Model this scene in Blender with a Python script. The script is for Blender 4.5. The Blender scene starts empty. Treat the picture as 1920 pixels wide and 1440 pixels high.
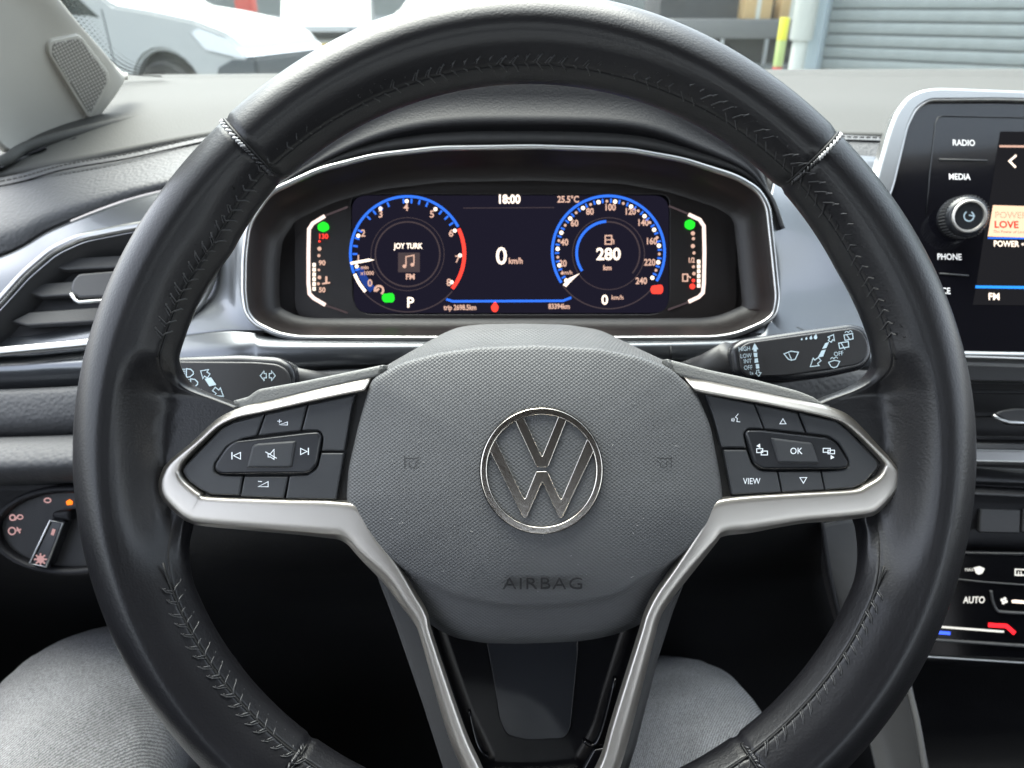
import bpy, bmesh, math, random
from mathutils import Vector, Matrix
R = math.radians
random.seed(4)
SC = bpy.context.scene
COL = SC.collection
# ------------------------------------------------------------------ camera, sky, sun, exposure
FPX, PITCH = 1333.0, R(28)
CAM = Vector((0, 0, 1.15))
cd = bpy.data.cameras.new('camera'); co = bpy.data.objects.new('camera', cd); COL.objects.link(co)
co.location = CAM; co.rotation_euler = (R(90) - PITCH, 0, 0)
cd.sensor_width = 36; cd.lens = FPX / 1920 * 36; cd.clip_start = 0.01; cd.clip_end = 500
cd.dof.use_dof = True; cd.dof.focus_distance = 0.292; cd.dof.aperture_fstop = 15
SC.camera = co
W = bpy.data.worlds.new('World'); SC.world = W; W.use_nodes = True
nt = W.node_tree; sky = nt.nodes.new('ShaderNodeTexSky'); sky.sky_type = 'NISHITA'
SUN_EL, SUN_AZ = R(62), R(335)          # azimuth clockwise from +Y
sky.sun_disc = False; sky.sun_elevation = SUN_EL; sky.sun_rotation = SUN_AZ
sky.air_density = 1.0; sky.dust_density = 2.5; sky.ozone_density = 1.0
oc = nt.nodes.new('ShaderNodeHueSaturation'); oc.inputs['Saturation'].default_value = .42; nt.links.new(sky.outputs[0], oc.inputs['Color'])   # thin overcast: little blue
nt.links.new(oc.outputs[0], nt.nodes['Background'].inputs[0]); nt.nodes['Background'].inputs[1].default_value = 0.15
sl = bpy.data.lights.new('sun', 'SUN'); so = bpy.data.objects.new('sun', sl); COL.objects.link(so)
sl.energy = 1.6; sl.angle = R(60); sl.color = (1, .96, .9)
sd = Vector((math.sin(SUN_AZ) * math.cos(SUN_EL), math.cos(SUN_AZ) * math.cos(SUN_EL), math.sin(SUN_EL)))
so.rotation_euler = sd.to_track_quat('Z', 'Y').to_euler(); so.location = (0, 0, 8)
SC.view_settings.view_transform = 'Standard'; SC.view_settings.look = 'None'
EXPO = 2.62
SC.view_settings.exposure = EXPO; SC.view_settings.gamma = 1
SC.render.engine = 'CYCLES'; SC.cycles.use_denoising = True
SC.cycles.max_bounces = 10; SC.cycles.transparent_max_bounces = 16; SC.cycles.caustics_reflective = False
SC.cycles.sample_clamp_indirect = 6

# ------------------------------------------------------------------ geometry helpers
FW = Vector((0, math.cos(PITCH), -math.sin(PITCH))); UP = Vector((0, math.sin(PITCH), math.cos(PITCH))); RT = Vector((1, 0, 0))
def P(px, py, d): return CAM + d * (FW + RT * ((px - 960) / FPX) - UP * ((py - 720) / FPX))
class Plane:
    """a plane in the car through the point seen at (px,py) at distance d; t=(right,up) lean of its normal"""
    def __init__(s, px, py, d, tx=0, ty=0):
        s.o = P(px, py, d); s.n = (RT * tx + UP * ty - FW).normalized()
        s.u = (RT - s.n * RT.dot(s.n)).normalized(); s.v = s.n.cross(s.u)
        s.M = Matrix.Translation(s.o) @ Matrix((s.u, s.v, s.n)).transposed().to_4x4()
    def to2(s, px, py):
        r = FW + RT * ((px - 960) / FPX) - UP * ((py - 720) / FPX)
        q = CAM + r * ((s.o - CAM).dot(s.n) / r.dot(s.n)) - s.o
        return (q.dot(s.u), q.dot(s.v))
    def at(s, px, py, z=0):
        a = s.to2(px, py); return s.o + s.u * a[0] + s.v * a[1] + s.n * z
WM = {}
def put(o, M, parent=None):
    WM[o.name] = M.copy()
    if parent is not None:
        o.parent = parent; o.matrix_basis = WM[parent.name].inverted() @ M
    else: o.matrix_basis = M
    return o
def thing(name, label, cat, loc, group=None, rz=0):
    o = bpy.data.objects.new(name, None); COL.objects.link(o); o.empty_display_size = .05
    o['label'] = label; o['category'] = cat
    if group: o['group'] = group
    return put(o, Matrix.Translation(Vector(loc)) @ Matrix.Rotation(rz, 4, 'Z'))
def mobj(name, me, mat, parent=None, M=Matrix(), label=None, kind=None, smooth=True):
    o = bpy.data.objects.new(name, me); COL.objects.link(o)
    if mat is not None and len(me.materials) == 0: me.materials.append(mat)
    if smooth is True: me.polygons.foreach_set('use_smooth', [True] * len(me.polygons))
    elif smooth: 
        me.polygons.foreach_set('use_smooth', [True] * len(me.polygons)); me.set_sharp_from_angle(angle=R(smooth))
    if label: o['label'] = label
    if kind: o['kind'] = kind
    return put(o, M, parent)
def mesh(vs, fs):
    me = bpy.data.meshes.new('m'); me.from_pydata([tuple(v) for v in vs], [], fs); me.update(); return me
def cr(pts, n, closed=False):
    """Catmull-Rom through points (any dimension), n samples per span"""
    out = []; m = len(pts); last = m if closed else m - 1
    g = lambda i: pts[i % m] if closed else pts[max(0, min(m - 1, i))]
    for i in range(last):
        a, b, c, d = g(i - 1), g(i), g(i + 1), g(i + 2)
        for k in range(n):
            t = k / n; out.append(tuple(.5 * ((2 * b[j]) + (-a[j] + c[j]) * t + (2 * a[j] - 5 * b[j] + 4 * c[j] - d[j]) * t * t + (-a[j] + 3 * b[j] - 3 * c[j] + d[j]) * t ** 3) for j in range(len(b))))
    if not closed: out.append(tuple(pts[-1]))
    return out
def rnd(loop, r=6, n=5):
    """round the corners of a closed px polygon"""
    out = []; m = len(loop)
    for i in range(m):
        a, b, c = Vector(loop[i - 1][:2]), Vector(loop[i][:2]), Vector(loop[(i + 1) % m][:2])
        rr = loop[i][2] if len(loop[i]) > 2 else r
        la, lc = (a - b).length, (c - b).length
        t = min(rr, la * .45, lc * .45)
        if t < .3: out.append(tuple(b)); continue
        p, q = b + (a - b) / la * t, b + (c - b) / lc * t
        for k in range(n + 1):
            s = k / n; out.append(tuple(p * (1 - s) ** 2 + b * (2 * s * (1 - s)) + q * s * s))
    return out
CURVES = []
def plate(name, loops, pl, z, th, bev, mat, parent, label=None, res=2, kind=None):
    """flat piece with outline(s) in px laid on plane pl, its front face z above the plane, th thick, edges rounded by bev"""
    if isinstance(loops[0][0], (int, float)): loops = [loops]
    c = bpy.data.curves.new(name, 'CURVE'); c.dimensions = '2D'; c.fill_mode = 'BOTH'
    for lp in loops:
        s = c.splines.new('POLY'); s.points.add(len(lp) - 1); s.use_cyclic_u = True
        for k, p in enumerate(lp):
            a = pl.to2(p[0], p[1]); s.points[k].co = (a[0], a[1], 0, 1)
    c.bevel_depth = bev; c.bevel_resolution = res; c.extrude = max(th / 2 - bev, 0); c.offset = -bev if bev else 0
    c.materials.append(mat)
    o = bpy.data.objects.new(name, c); COL.objects.link(o)
    if label: o['label'] = label
    if kind: o['kind'] = kind
    put(o, pl.M @ Matrix.Translation((0, 0, z - th / 2)), parent); CURVES.append(o); return o
def text(s, px, py, h, pl, mat, parent, z=.0002, ang=0, sx=1, bold=0, shear=0, name='lettering', ext=0, align='CENTER', space=1, kind=None):
    """lettering whose capitals are h px high, centred on (px,py)"""
    c = bpy.data.curves.new(name, 'FONT'); c.body = s; c.align_x = align; c.align_y = 'CENTER'
    a = Vector(pl.to2(px, py)); b = Vector(pl.to2(px + 10 * math.cos(R(ang)), py - 10 * math.sin(R(ang)))); 
    sc = (b - a).length / 10; c.size = h * sc / .70; c.offset = bold * h * sc; c.shear = shear; c.space_character = space
    c.extrude = ext; c.materials.append(mat); c.resolution_u = 3
    o = bpy.data.objects.new(name, c); COL.objects.link(o)
    if kind: o['kind'] = kind
    d = b - a
    put(o, pl.M @ Matrix.Translation((a.x, a.y, z)) @ Matrix.Rotation(math.atan2(d.y, d.x), 4, 'Z') @ Matrix.Diagonal((sx, 1, 1, 1)), parent)
    CURVES.append(o); return o
def finish_curves():
    dg = bpy.context.evaluated_depsgraph_get(); jobs = []
    for o in CURVES:
        jobs.append((o, bpy.data.meshes.new_from_object(o.evaluated_get(dg))))
    for o, me in jobs:
        nm = o.name; mat = o.data.materials[0]; sm = o.data.__class__.__name__ != 'TextCurve'
        o.name = 'old'; n = bpy.data.objects.new(nm, me); COL.objects.link(n)
        if not me.materials: me.materials.append(mat)
        n.parent = o.parent; n.matrix_basis = o.matrix_basis.copy()
        for k in o.keys(): n[k] = o[k]
        for ch in [q for q in bpy.data.objects if q.parent == o]: ch.parent = n
        if sm and len(me.polygons):
            me.polygons.foreach_set('use_smooth', [True] * len(me.polygons)); me.set_sharp_from_angle(angle=R(35))
        bpy.data.objects.remove(o)
def strokes(name, items, pl, mat, parent, z=.00025, label=None, kind=None, th=0):
    """flat print in one mesh; items ('s',pts,w[,closed]) lines, ('f',pts) filled"""
    vs, fs = [], []; k = 0
    for it in items:
        if it[0] == 'f':
            b = len(vs); vs += [(*pl.to2(*p[:2]), z) for p in it[1]]; fs.append(list(range(b, b + len(it[1]))))
        else:
            pts = [Vector(p[:2]) for p in it[1]]; w = it[2] / 2; cl = len(it) > 3 and it[3]; m = len(pts)
            L, Rr = [], []
            for i in range(m):
                a = pts[i - 1] if (i > 0 or cl) else pts[i]; c = pts[(i + 1) % m] if (i < m - 1 or cl) else pts[i]
                d1 = (pts[i] - a).normalized() if (pts[i] - a).length else (c - pts[i]).normalized()
                d2 = (c - pts[i]).normalized() if (c - pts[i]).length else d1
                t = (d1 + d2); t = t.normalized() if t.length > .01 else d1
                nn = Vector((-t.y, t.x)); q = max(.5, abs(nn.dot(Vector((-d1.y, d1.x)))))
                L.append(pts[i] + nn * w / q); Rr.append(pts[i] - nn * w / q)
            b = len(vs); vs += [(*pl.to2(p.x, p.y), z) for p in L] + [(*pl.to2(p.x, p.y), z) for p in Rr]
            for i in range(m if cl else m - 1):
                j = (i + 1) % m; fs.append([b + i, b + m + i, b + m + j, b + j])
        z += .000004
    me = mesh(vs, fs)
    return mobj(name, me, mat, parent, pl.M, label, kind, smooth=False)
def loft(name, rings, mat, parent, closed_u=True, closed_v=False, caps=False, label=None, kind=None, smooth=True, solid=0, M=Matrix()):
    n, m = len(rings), len(rings[0]); vs = [p for r in rings for p in r]; fs = []
    for i in range(n if closed_v else n - 1):
        for j in range(m if closed_u else m - 1):
            a, b = i * m + j, i * m + (j + 1) % m; i2 = (i + 1) % n
            fs.append([a, b, i2 * m + (j + 1) % m, i2 * m + j])
    if caps: fs += [list(range(m))[::-1], [(n - 1) * m + j for j in range(m)]]
    me = mesh(vs, fs); bm = bmesh.new(); bm.from_mesh(me)
    if closed_u and (caps or closed_v): bmesh.ops.recalc_face_normals(bm, faces=bm.faces)
    bm.to_mesh(me); bm.free()
    o = mobj(name, me, mat, parent, M, label, kind, smooth)
    if solid:
        s = o.modifiers.new('s', 'SOLIDIFY'); s.thickness = solid; s.offset = 1
    return o
def patch(name, rows, mat, parent, nu=6, nv=5, label=None, kind=None, solid=.004, smooth=True):
    """a curved panel through rows of (px,py,d) control points"""
    rows = [cr(r, nu) for r in rows]
    cols = [cr([r[j] for r in rows], nv) for j in range(len(rows[0]))]
    n = len(cols[0]); g = [[P(*c[i]) for c in cols] for i in range(n)]
    return loft(name, g, mat, parent, closed_u=False, label=label, kind=kind, smooth=smooth, solid=solid)
def tube(name, pts, r, mat, parent, n=8, closed=False, label=None, kind=None, flat=1, up=None):
    """pts world vectors; r radius or list"""
    rings = []; m = len(pts); up = up or -FW
    for i in range(m):
        a = pts[i - 1] if (i or closed) else pts[i]; b = pts[(i + 1) % m] if (i < m - 1 or closed) else pts[i]
        t = (b - a).normalized(); s = t.cross(up); s = s.normalized() if s.length > 1e-4 else t.orthogonal().normalized(); w = s.cross(t)
        rr = r[i] if isinstance(r, (list, tuple)) else r
        rings.append([pts[i] + (s * math.cos(k / n * math.tau) + w * math.sin(k / n * math.tau) * flat) * rr for k in range(n)])
    return loft(name, rings, mat, parent, closed_v=closed, caps=not closed, label=label, kind=kind)
def bar(name, a, b, w, h, mat, parent, bev=.0008, label=None, up=None):
    """a rounded bar from a to b, w across the view, h along up"""
    d = b - a; x = d.normalized(); up = up or UP; y = (up - x * up.dot(x)).normalized(); z = x.cross(y)
    M = Matrix.Translation((a + b) / 2) @ Matrix((x, y, z)).transposed().to_4x4()
    return box(name, (d.length, h, w), mat, parent, M, bev, label)
def box(name, size, mat, parent, M=Matrix(), bev=.002, label=None, kind=None, seg=2):
    bm = bmesh.new(); bmesh.ops.create_cube(bm, size=1)
    for v in bm.verts: v.co = Vector((v.co.x * size[0], v.co.y * size[1], v.co.z * size[2]))
    if bev: bmesh.ops.bevel(bm, geom=bm.edges[:], offset=bev, segments=seg, affect='EDGES', profile=.6)
    me = bpy.data.meshes.new('b'); bm.to_mesh(me); bm.free()
    return mobj(name, me, mat, parent, M, label, kind, smooth=35)
def disc_loft(name, prof, mat, parent, M, n=40, label=None):
    """lathe about local Z: prof = [(r,z)...]"""
    rings = [[Vector((r * math.cos(k / n * math.tau), r * math.sin(k / n * math.tau), z)) for k in range(n)] for r, z in prof]
    o = loft(name, rings, mat, parent, label=label, M=M, smooth=40); return o
def arc(cx, cy, rx, a0, a1, n=24, ry=None):
    ry = ry or rx
    return [(cx + rx * math.cos(R(a0 + (a1 - a0) * k / n)), cy - ry * math.sin(R(a0 + (a1 - a0) * k / n))) for k in range(n + 1)]

# ------------------------------------------------------------------ materials
def mat(name, col, rough=.5, metal=0, bump=None, var=0, coat=0, spec=.5, sheen=0, emit=None, vscale=8, crough=.06):
    m = bpy.data.materials.new(name); m.use_nodes = True; t = m.node_tree; b = t.nodes['Principled BSDF']
    b.inputs['Base Color'].default_value = (*col, 1); b.inputs['Roughness'].default_value = rough; b.inputs['Metallic'].default_value = metal
    b.inputs['Coat Weight'].default_value = coat; b.inputs['Coat Roughness'].default_value = crough; b.inputs['Specular IOR Level'].default_value = spec
    b.inputs['Sheen Weight'].default_value = sheen
    if emit: b.inputs['Emission Color'].default_value = (*emit[0], 1); b.inputs['Emission Strength'].default_value = emit[1]
    N = t.nodes.new; L = t.links.new
    tc = N('ShaderNodeTexCoord')
    if var:
        nz = N('ShaderNodeTexNoise'); nz.inputs['Scale'].default_value = vscale; nz.inputs['Detail'].default_value = 6; L(tc.outputs['Object'], nz.inputs['Vector'])
        mx = N('ShaderNodeMapRange'); mx.inputs[1].default_value = .3; mx.inputs[2].default_value = .7; mx.inputs[3].default_value = 1 - var; mx.inputs[4].default_value = 1 + var; L(nz.outputs['Fac'], mx.inputs[0])
        hs = N('ShaderNodeHueSaturation'); hs.inputs['Color'].default_value = (*col, 1); L(mx.outputs[0], hs.inputs['Value']); L(hs.outputs[0], b.inputs['Base Color'])
        ra = N('ShaderNodeMapRange'); ra.inputs[1].default_value = .3; ra.inputs[2].default_value = .7; ra.inputs[3].default_value = rough * (1 - var * .5); ra.inputs[4].default_value = min(1, rough * (1 + var * .5)); L(nz.outputs['Fac'], ra.inputs[0]); L(ra.outputs[0], b.inputs['Roughness'])
    if bump:
        kind, sc, st = bump; bp = N('ShaderNodeBump'); bp.inputs['Strength'].default_value = st; bp.inputs['Distance'].default_value = .0006
        if kind == 'noise':
            x = N('ShaderNodeTexNoise'); x.inputs['Scale'].default_value = sc; x.inputs['Detail'].default_value = 3; L(tc.outputs['Object'], x.inputs['Vector']); L(x.outputs['Fac'], bp.inputs['Height'])
        elif kind == 'leather':
            x = N('ShaderNodeTexVoronoi'); x.feature = 'SMOOTH_F1'; x.inputs['Scale'].default_value = sc; L(tc.outputs['Object'], x.inputs['Vector'])
            y = N('ShaderNodeTexNoise'); y.inputs['Scale'].default_value = sc * .35; y.inputs['Detail'].default_value = 4; L(tc.outputs['Object'], y.inputs['Vector'])
            a = N('ShaderNodeMath'); a.operation = 'ADD'; ym = N('ShaderNodeMath'); ym.operation = 'MULTIPLY'; ym.inputs[1].default_value = .25; L(y.outputs['Fac'], ym.inputs[0]); L(x.outputs['Distance'], a.inputs[0]); L(ym.outputs[0], a.inputs[1]); L(a.outputs[0], bp.inputs['Height'])
        elif kind == 'knit':   # fine pressed diamond pattern
            mp = N('ShaderNodeMapping'); mp.vector_type = 'POINT'; mp.inputs['Rotation'].default_value = (0, 0, R(45)); L(tc.outputs['Object'], mp.inputs[0])
            m2 = N('ShaderNodeMapping'); m2.inputs['Scale'].default_value = (sc * .85, sc * 1.15, 0); L(tc.outputs['Object'], m2.inputs[0]); L(m2.outputs[0], mp.inputs[0])
            x = N('ShaderNodeTexVoronoi'); x.voronoi_dimensions = '2D'; x.inputs['Scale'].default_value = 1; x.inputs['Randomness'].default_value = 0; L(mp.outputs[0], x.inputs['Vector'])
            q = N('ShaderNodeMath'); q.operation = 'SUBTRACT'; q.inputs[0].default_value = 1; L(x.outputs['Distance'], q.inputs[1]); L(q.outputs[0], bp.inputs['Height'])
        elif kind == 'denim':
            mp = N('ShaderNodeMapping'); mp.inputs['Rotation'].default_value = (0, R(12), R(28)); L(tc.outputs['Object'], mp.inputs[0])
            x = N('ShaderNodeTexWave'); x.inputs['Scale'].default_value = sc; x.inputs['Distortion'].default_value = 5; x.inputs['Detail'].default_value = 3; x.inputs['Detail Scale'].default_value = 4; L(mp.outputs[0], x.inputs['Vector'])
            y = N('ShaderNodeTexNoise'); y.inputs['Scale'].default_value = sc * 3.2; y.inputs['Detail'].default_value = 4; y.inputs['Roughness'].default_value = .8; L(tc.outputs['Object'], y.inputs['Vector'])
            a = N('ShaderNodeMath'); a.operation = 'ADD'; L(x.outputs['Fac'], a.inputs[0]); L(y.outputs['Fac'], a.inputs[1]); L(a.outputs[0], bp.inputs['Height'])
            cm = N('ShaderNodeMapRange'); cm.inputs[1].default_value = .5; cm.inputs[2].default_value = 1.5; cm.inputs[3].default_value = .55; cm.inputs[4].default_value = 1.4; L(a.outputs[0], cm.inputs[0])
            h = N('ShaderNodeHueSaturation'); h.inputs['Color'].default_value = (*col, 1)
            z = N('ShaderNodeTexNoise'); z.inputs['Scale'].default_value = 18; z.inputs['Detail'].default_value = 5; L(tc.outputs['Object'], z.inputs['Vector'])
            zm = N('ShaderNodeMath'); zm.operation = 'MULTIPLY_ADD'; zm.inputs[1].default_value = .9; zm.inputs[2].default_value = .55; L(z.outputs['Fac'], zm.inputs[0])
            zz = N('ShaderNodeMath'); zz.operation = 'MULTIPLY'; L(zm.outputs[0], zz.inputs[0]); L(cm.outputs[0], zz.inputs[1]); L(zz.outputs[0], h.inputs['Value']); L(h.outputs[0], b.inputs['Base Color'])
        L(bp.outputs[0], b.inputs['Normal'])
    return m
def emit(name, col, st=1.0):
    m = bpy.data.materials.new(name); m.use_nodes = True; t = m.node_tree; t.nodes.clear()
    e = t.nodes.new('ShaderNodeEmission'); e.inputs[0].default_value = (*col, 1); e.inputs[1].default_value = st * 2 ** (1 - EXPO)
    o = t.nodes.new('ShaderNodeOutputMaterial'); t.links.new(e.outputs[0], o.inputs[0]); return m
def glass(name, tint=(1, 1, 1), refl=1.0):
    m = bpy.data.materials.new(name); m.use_nodes = True; t = m.node_tree; t.nodes.clear(); N = t.nodes.new
    tr = N('ShaderNodeBsdfTransparent'); tr.inputs[0].default_value = (*tint, 1); g = N('ShaderNodeBsdfGlossy'); g.inputs['Roughness'].default_value = .01
    f = N('ShaderNodeFresnel'); f.inputs[0].default_value = 1.45; k = N('ShaderNodeMath'); k.operation = 'MULTIPLY'; k.inputs[1].default_value = refl
    mx = N('ShaderNodeMixShader'); o = N('ShaderNodeOutputMaterial'); L = t.links.new
    L(f.outputs[0], k.inputs[0]); L(k.outputs[0], mx.inputs[0]); L(tr.outputs[0], mx.inputs[1]); L(g.outputs[0], mx.inputs[2]); L(mx.outputs[0], o.inputs[0]); return m
M_leather = mat('rim_leather', (.0055, .0055, .007), .42, bump=('leather', 1100, .16), var=.12, vscale=25, coat=.27, spec=.35, crough=.24)
M_thread = mat('thread', (.03, .03, .032), .35, coat=.3, crough=.3, bump=('noise', 3000, .3))
M_threadL = mat('worn_thread', (.5, .5, .5), .6, bump=('noise', 3000, .3))
M_airbag = mat('airbag_skin', (.100, .102, .105), .50, bump=('knit', 820, .55), var=.06, vscale=30)
M_engr = mat('engraving_shade', (.016, .016, .018), .5)  # dark colour stands in for engraving shade; letters and horn symbols sit proud
M_lint = mat('lint', (.28, .28, .28), .9)
M_silver = mat('satin_silver', (.62, .585, .54), .40, 1, bump=('noise', 2500, .04), var=.05)
M_silver2 = mat('matt_silver_strip', (.50, .50, .49), .28, 1, var=.05)
M_chrome = mat('chrome', (.85, .79, .71), .16, 1, bump=('noise', 900, .05))
M_button = mat('button_plastic', (.038, .040, .044), .42, bump=('noise', 2200, .12), var=.08)
M_rocker = mat('rocker_gloss_plastic', (.018, .019, .022), .25, bump=('noise', 2000, .05))
M_gap = mat('shadow_gap_plastic', (.004, .004, .004), .6, bump=('noise', 800, .1))
M_sheath = mat('spoke_soft_plastic', (.20, .20, .19), .5, bump=('leather', 1300, .4))
M_darkpl = mat('dark_plastic', (.020, .020, .022), .45, bump=('noise', 1500, .15), var=.06)
M_greypl = mat('grey_side_plastic', (.055, .055, .056), .5, bump=('noise', 1500, .15))
M_piano = mat('piano_black', (.003, .003, .004), .08, spec=.4)
M_pianot = mat('lower_spoke_insert', (.012, .013, .016), .06, coat=.6)
M_white = mat('white_print', (.72, .76, .80), .6, emit=((.8, .9, 1), .05), var=.04)
M_bluew = mat('stalk_print', (.50, .62, .70), .6, var=.04)
M_dash = mat('dash_top_soft_plastic', (.070, .070, .066), .7, bump=('leather', 700, .35), var=.05, spec=.2)
M_dashl = mat('dash_leatherette', (.062, .063, .066), .6, bump=('leather', 420, .75), var=.06)
M_hood = mat('binnacle_plastic', (.009, .009, .011), .55, spec=.35, bump=('leather', 900, .25))
M_decor = mat('metallic_blue_grey_decor', (.13, .138, .148), .33, .8, coat=.5, var=.04)
M_pillar = mat('pillar_fabric', (.55, .53, .48), .85, bump=('noise', 1400, .5), var=.05)
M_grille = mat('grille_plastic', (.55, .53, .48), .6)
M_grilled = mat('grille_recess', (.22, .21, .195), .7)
M_vent = mat('vent_plastic', (.024, .024, .025), .5, bump=('noise', 1200, .2))
M_black = mat('black_recess', (.004, .004, .005), .6, bump=('noise', 500, .1))
M_foot = mat('footwell_plastic', (.004, .004, .0045), .6, bump=('noise', 600, .3), var=.2)
M_carpet = mat('footwell_carpet', (.004, .004, .0045), .9, spec=.15, bump=('noise', 900, .8), var=.3)
M_denim = mat('grey_denim', (.225, .228, .235), .85, bump=('denim', 230, .8))
M_scr = mat('screen_glass', (.004, .004, .006), .12, coat=.6)
M_clus = mat('cluster_hood_plastic', (.014, .011, .0105), .4, bump=('noise', 1500, .2))
M_head = mat('headliner', (.11, .095, .085), .9, bump=('noise', 800, .4), var=.05)
E_white = emit('lit_warm_white', (1, .84, .70), 1.0); E_dim = emit('lit_dim_peach', (1, .62, .48), .46)
E_blue = emit('lit_blue', (.03, .15, .75), .8); E_red = emit('lit_red', (1, .06, .04), .8); E_green = emit('lit_green', (.02, .75, .03), .75)
E_grey = emit('lit_faint_grey', (.35, .26, .28), .12); E_bar = emit('lit_bar', (1, .78, .70), .8); E_pan = emit('screen_glow', (.020, .018, .035), .35)
E_panr = emit('screen_glow_grey', (.03, .03, .035), .3); E_peach = emit('lit_logo_card', (1, .66, .45), .75); E_orange = emit('lit_orange', (1, .2, .02), 1)
E_pink = emit('lit_pink_symbols', (.85, .5, .5), .35); E_cyan = emit('lit_cyan_blue', (.03, .3, 1), .8); E_redl = emit('print_red', (.65, .03, .02), .7); E_ink = emit('print_ink', (.02, .01, .01), .3)
E_blued = emit('lit_deep_blue', (.02, .06, .30), .5); E_bluel = emit('led_blue', (.05, .12, 1), 1.2); E_redled = emit('led_red', (1, .02, .03), 1.2)
GL = glass('windscreen_glass', (.95, .98, .96), .22)

# ------------------------------------------------------------------ STEERING WHEEL
D0 = .297; PXM = D0 / FPX
WC = (983, 845)
sw = thing('steering_wheel', 'black leather three spoke steering wheel with silver trim filling the picture', 'steering wheel', P(WC[0], WC[1], D0))
C0 = P(WC[0], WC[1], D0)
ang_in = [(-180, 648), (-175, 655), (-170, 650), (-167.5, 665), (-164, 675), (-150, 677), (-120, 675), (-90, 672), (-60, 672), (-30, 674), (-18, 674), (-13.5, 670), (-11.5, 660), (-9, 662), (-5, 668),
          (-2, 660), (2, 635), (5.6, 602), (7.5, 565), (8.2, 545), (8.7, 545), (9.3, 600), (10.3, 655), (12.3, 681), (18, 687), (30, 684), (46, 696), (60, 700), (90, 696), (120, 690), (134, 686), (146, 668), (156, 677), (165, 678), (168.7, 672), (170.3, 648), (170.9, 600), (171.5, 545), (172.8, 548), (174.4, 565), (178, 602), (180, 630)]
def lerp_tab(t, x):
    for (a, u), (b, v) in zip(t, t[1:]):
        if a <= x <= b:
            s = (x - a) / (b - a); return u + (v - u) * s
    return t[-1][1]
def rin(a): return sum(lerp_tab(ang_in, ((a + o + 180) % 360) - 180) for o in (-.9, -.6, -.3, 0, .3, .6, .9)) / 7
prof = cr([(0, 0), (.02, 5.6), (.12, 10.4), (.28, 14.4), (.42, 15.9), (.50, 15.6), (.56, 14.7), (.61, 14.0), (.72, 12.2), (.84, 9.0), (.875, 7.9), (.893, 6.7), (.91, 6.7), (.94, 4.6), (1, -1), (.96, -6.5), (.8, -11), (.5, -13.5), (.2, -12), (.04, -7)], 3, closed=True)
def sec(a, ro=834, bulge=0):
    ro = ro + (15 * math.sin(R(a)) ** 6 - 9 * math.sin(R(2 * a)) ** 2 if math.sin(R(a)) > 0 else 0); ri = rin(a); w = ro - ri; w0 = 158
    t = ((a + 180) % 360) - 180; t = t if abs(t) < 90 else math.copysign(180 - abs(t), t); sp = [(-99, 0), (-23, 0), (-8.5, 1), (8.8, 1), (15.5, 0), (99, 0)]; g = lerp_tab(sp, t); g = g * g * (3 - 2 * g)
    out = []
    for f, z in prof:
        if f <= .58: r = ro - f * w0
        else: r = ro - .58 * w0 - (f - .58) / .42 * (w - .58 * w0)
        if z > -1.01 and f > .58:
            s = (ro - .58 * w0 - r) / 85.0            # distance past the crease
            e_ = min(1, s / .70); zc = 14.1 - 18.8 * (.15 * e_ + .85 * e_ * e_ * (3 - 2 * e_))
            z = z * (1 - g) + zc * g
        elif f > .58 and z <= -1.01: z = z * (1 - g) + (-19) * g
        if bulge: z *= 1 + bulge; r += (r - (ro - w / 2)) * bulge
        out.append((r, z / 1000))
    return out
rings = []; A = []
a = 0.0
while a < 360 - 1e-6:
    A.append(a); t = ((a + 180) % 360) - 180
    a += .25 if (abs(abs(t) - 12) < 7 or abs(abs(t) - 168) < 7) else .5
SEAMS = [(45.6, 1), (132.0, 1), (-53.5, 1), (-126.5, 1)]
for a in A:
    t = ((a + 180) % 360) - 180; b = 0
    if 45.6 < t < 132.0: b = .02
    for s, _ in SEAMS:
        dd = abs(t - s)
        if dd < 1.0: b -= .05 * (1 - dd / 1.0) ** .5
    c, s_ = math.cos(R(a)), math.sin(R(a))
    rings.append([C0 + (RT * c + UP * s_) * (r * PXM) - FW * z for r, z in sec(a, bulge=b)])
rim = loft('rim', rings, M_leather, sw, closed_v=True)
# seam stitching over the rim
def sec_front(a, e0, e1, n, lift=.0006):
    pts = []
    s = [(r, z) for r, z in sec(a) ]
    # front side = first part of the profile down to f=1
    k = [q for q in s[:43]]
    c, s_ = math.cos(R(a)), math.sin(R(a))
    for i in range(n):
        u = (e0 + (e1 - e0) * i / (n - 1)) * (len(k) - 1); j = int(min(u, len(k) - 2)); v = u - j
        r = k[j][0] * (1 - v) + k[j + 1][0] * v; z = k[j][1] * (1 - v) + k[j + 1][1] * v + lift
        pts.append(C0 + (RT * c + UP * s_) * (r * PXM) - FW * z)
    return pts
for sa, sg in ((45.6, -1), (132.0, 1), (-53.5, 1), (-126.5, -1)):
    tube('seam_cord', sec_front(sa, .02, .96, 60, -.0001), .0006, M_gap, rim, 6)
    base = sec_front(sa + sg * .45, .03, .95, 27)
    for i in range(26):
        q, w = base[i], base[i + 1]
        off = (w - q).cross(FW).normalized() * .0006
        worn = i < (11 if sa > 0 else 0)
        tube('seam_stitch', [q - off, q.lerp(w, .5) - FW * .0004, w * .92 + q * .08 + off], .00052, M_threadL if worn else M_thread, rim, 5, label='pale worn stitch' if worn else None)
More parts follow.
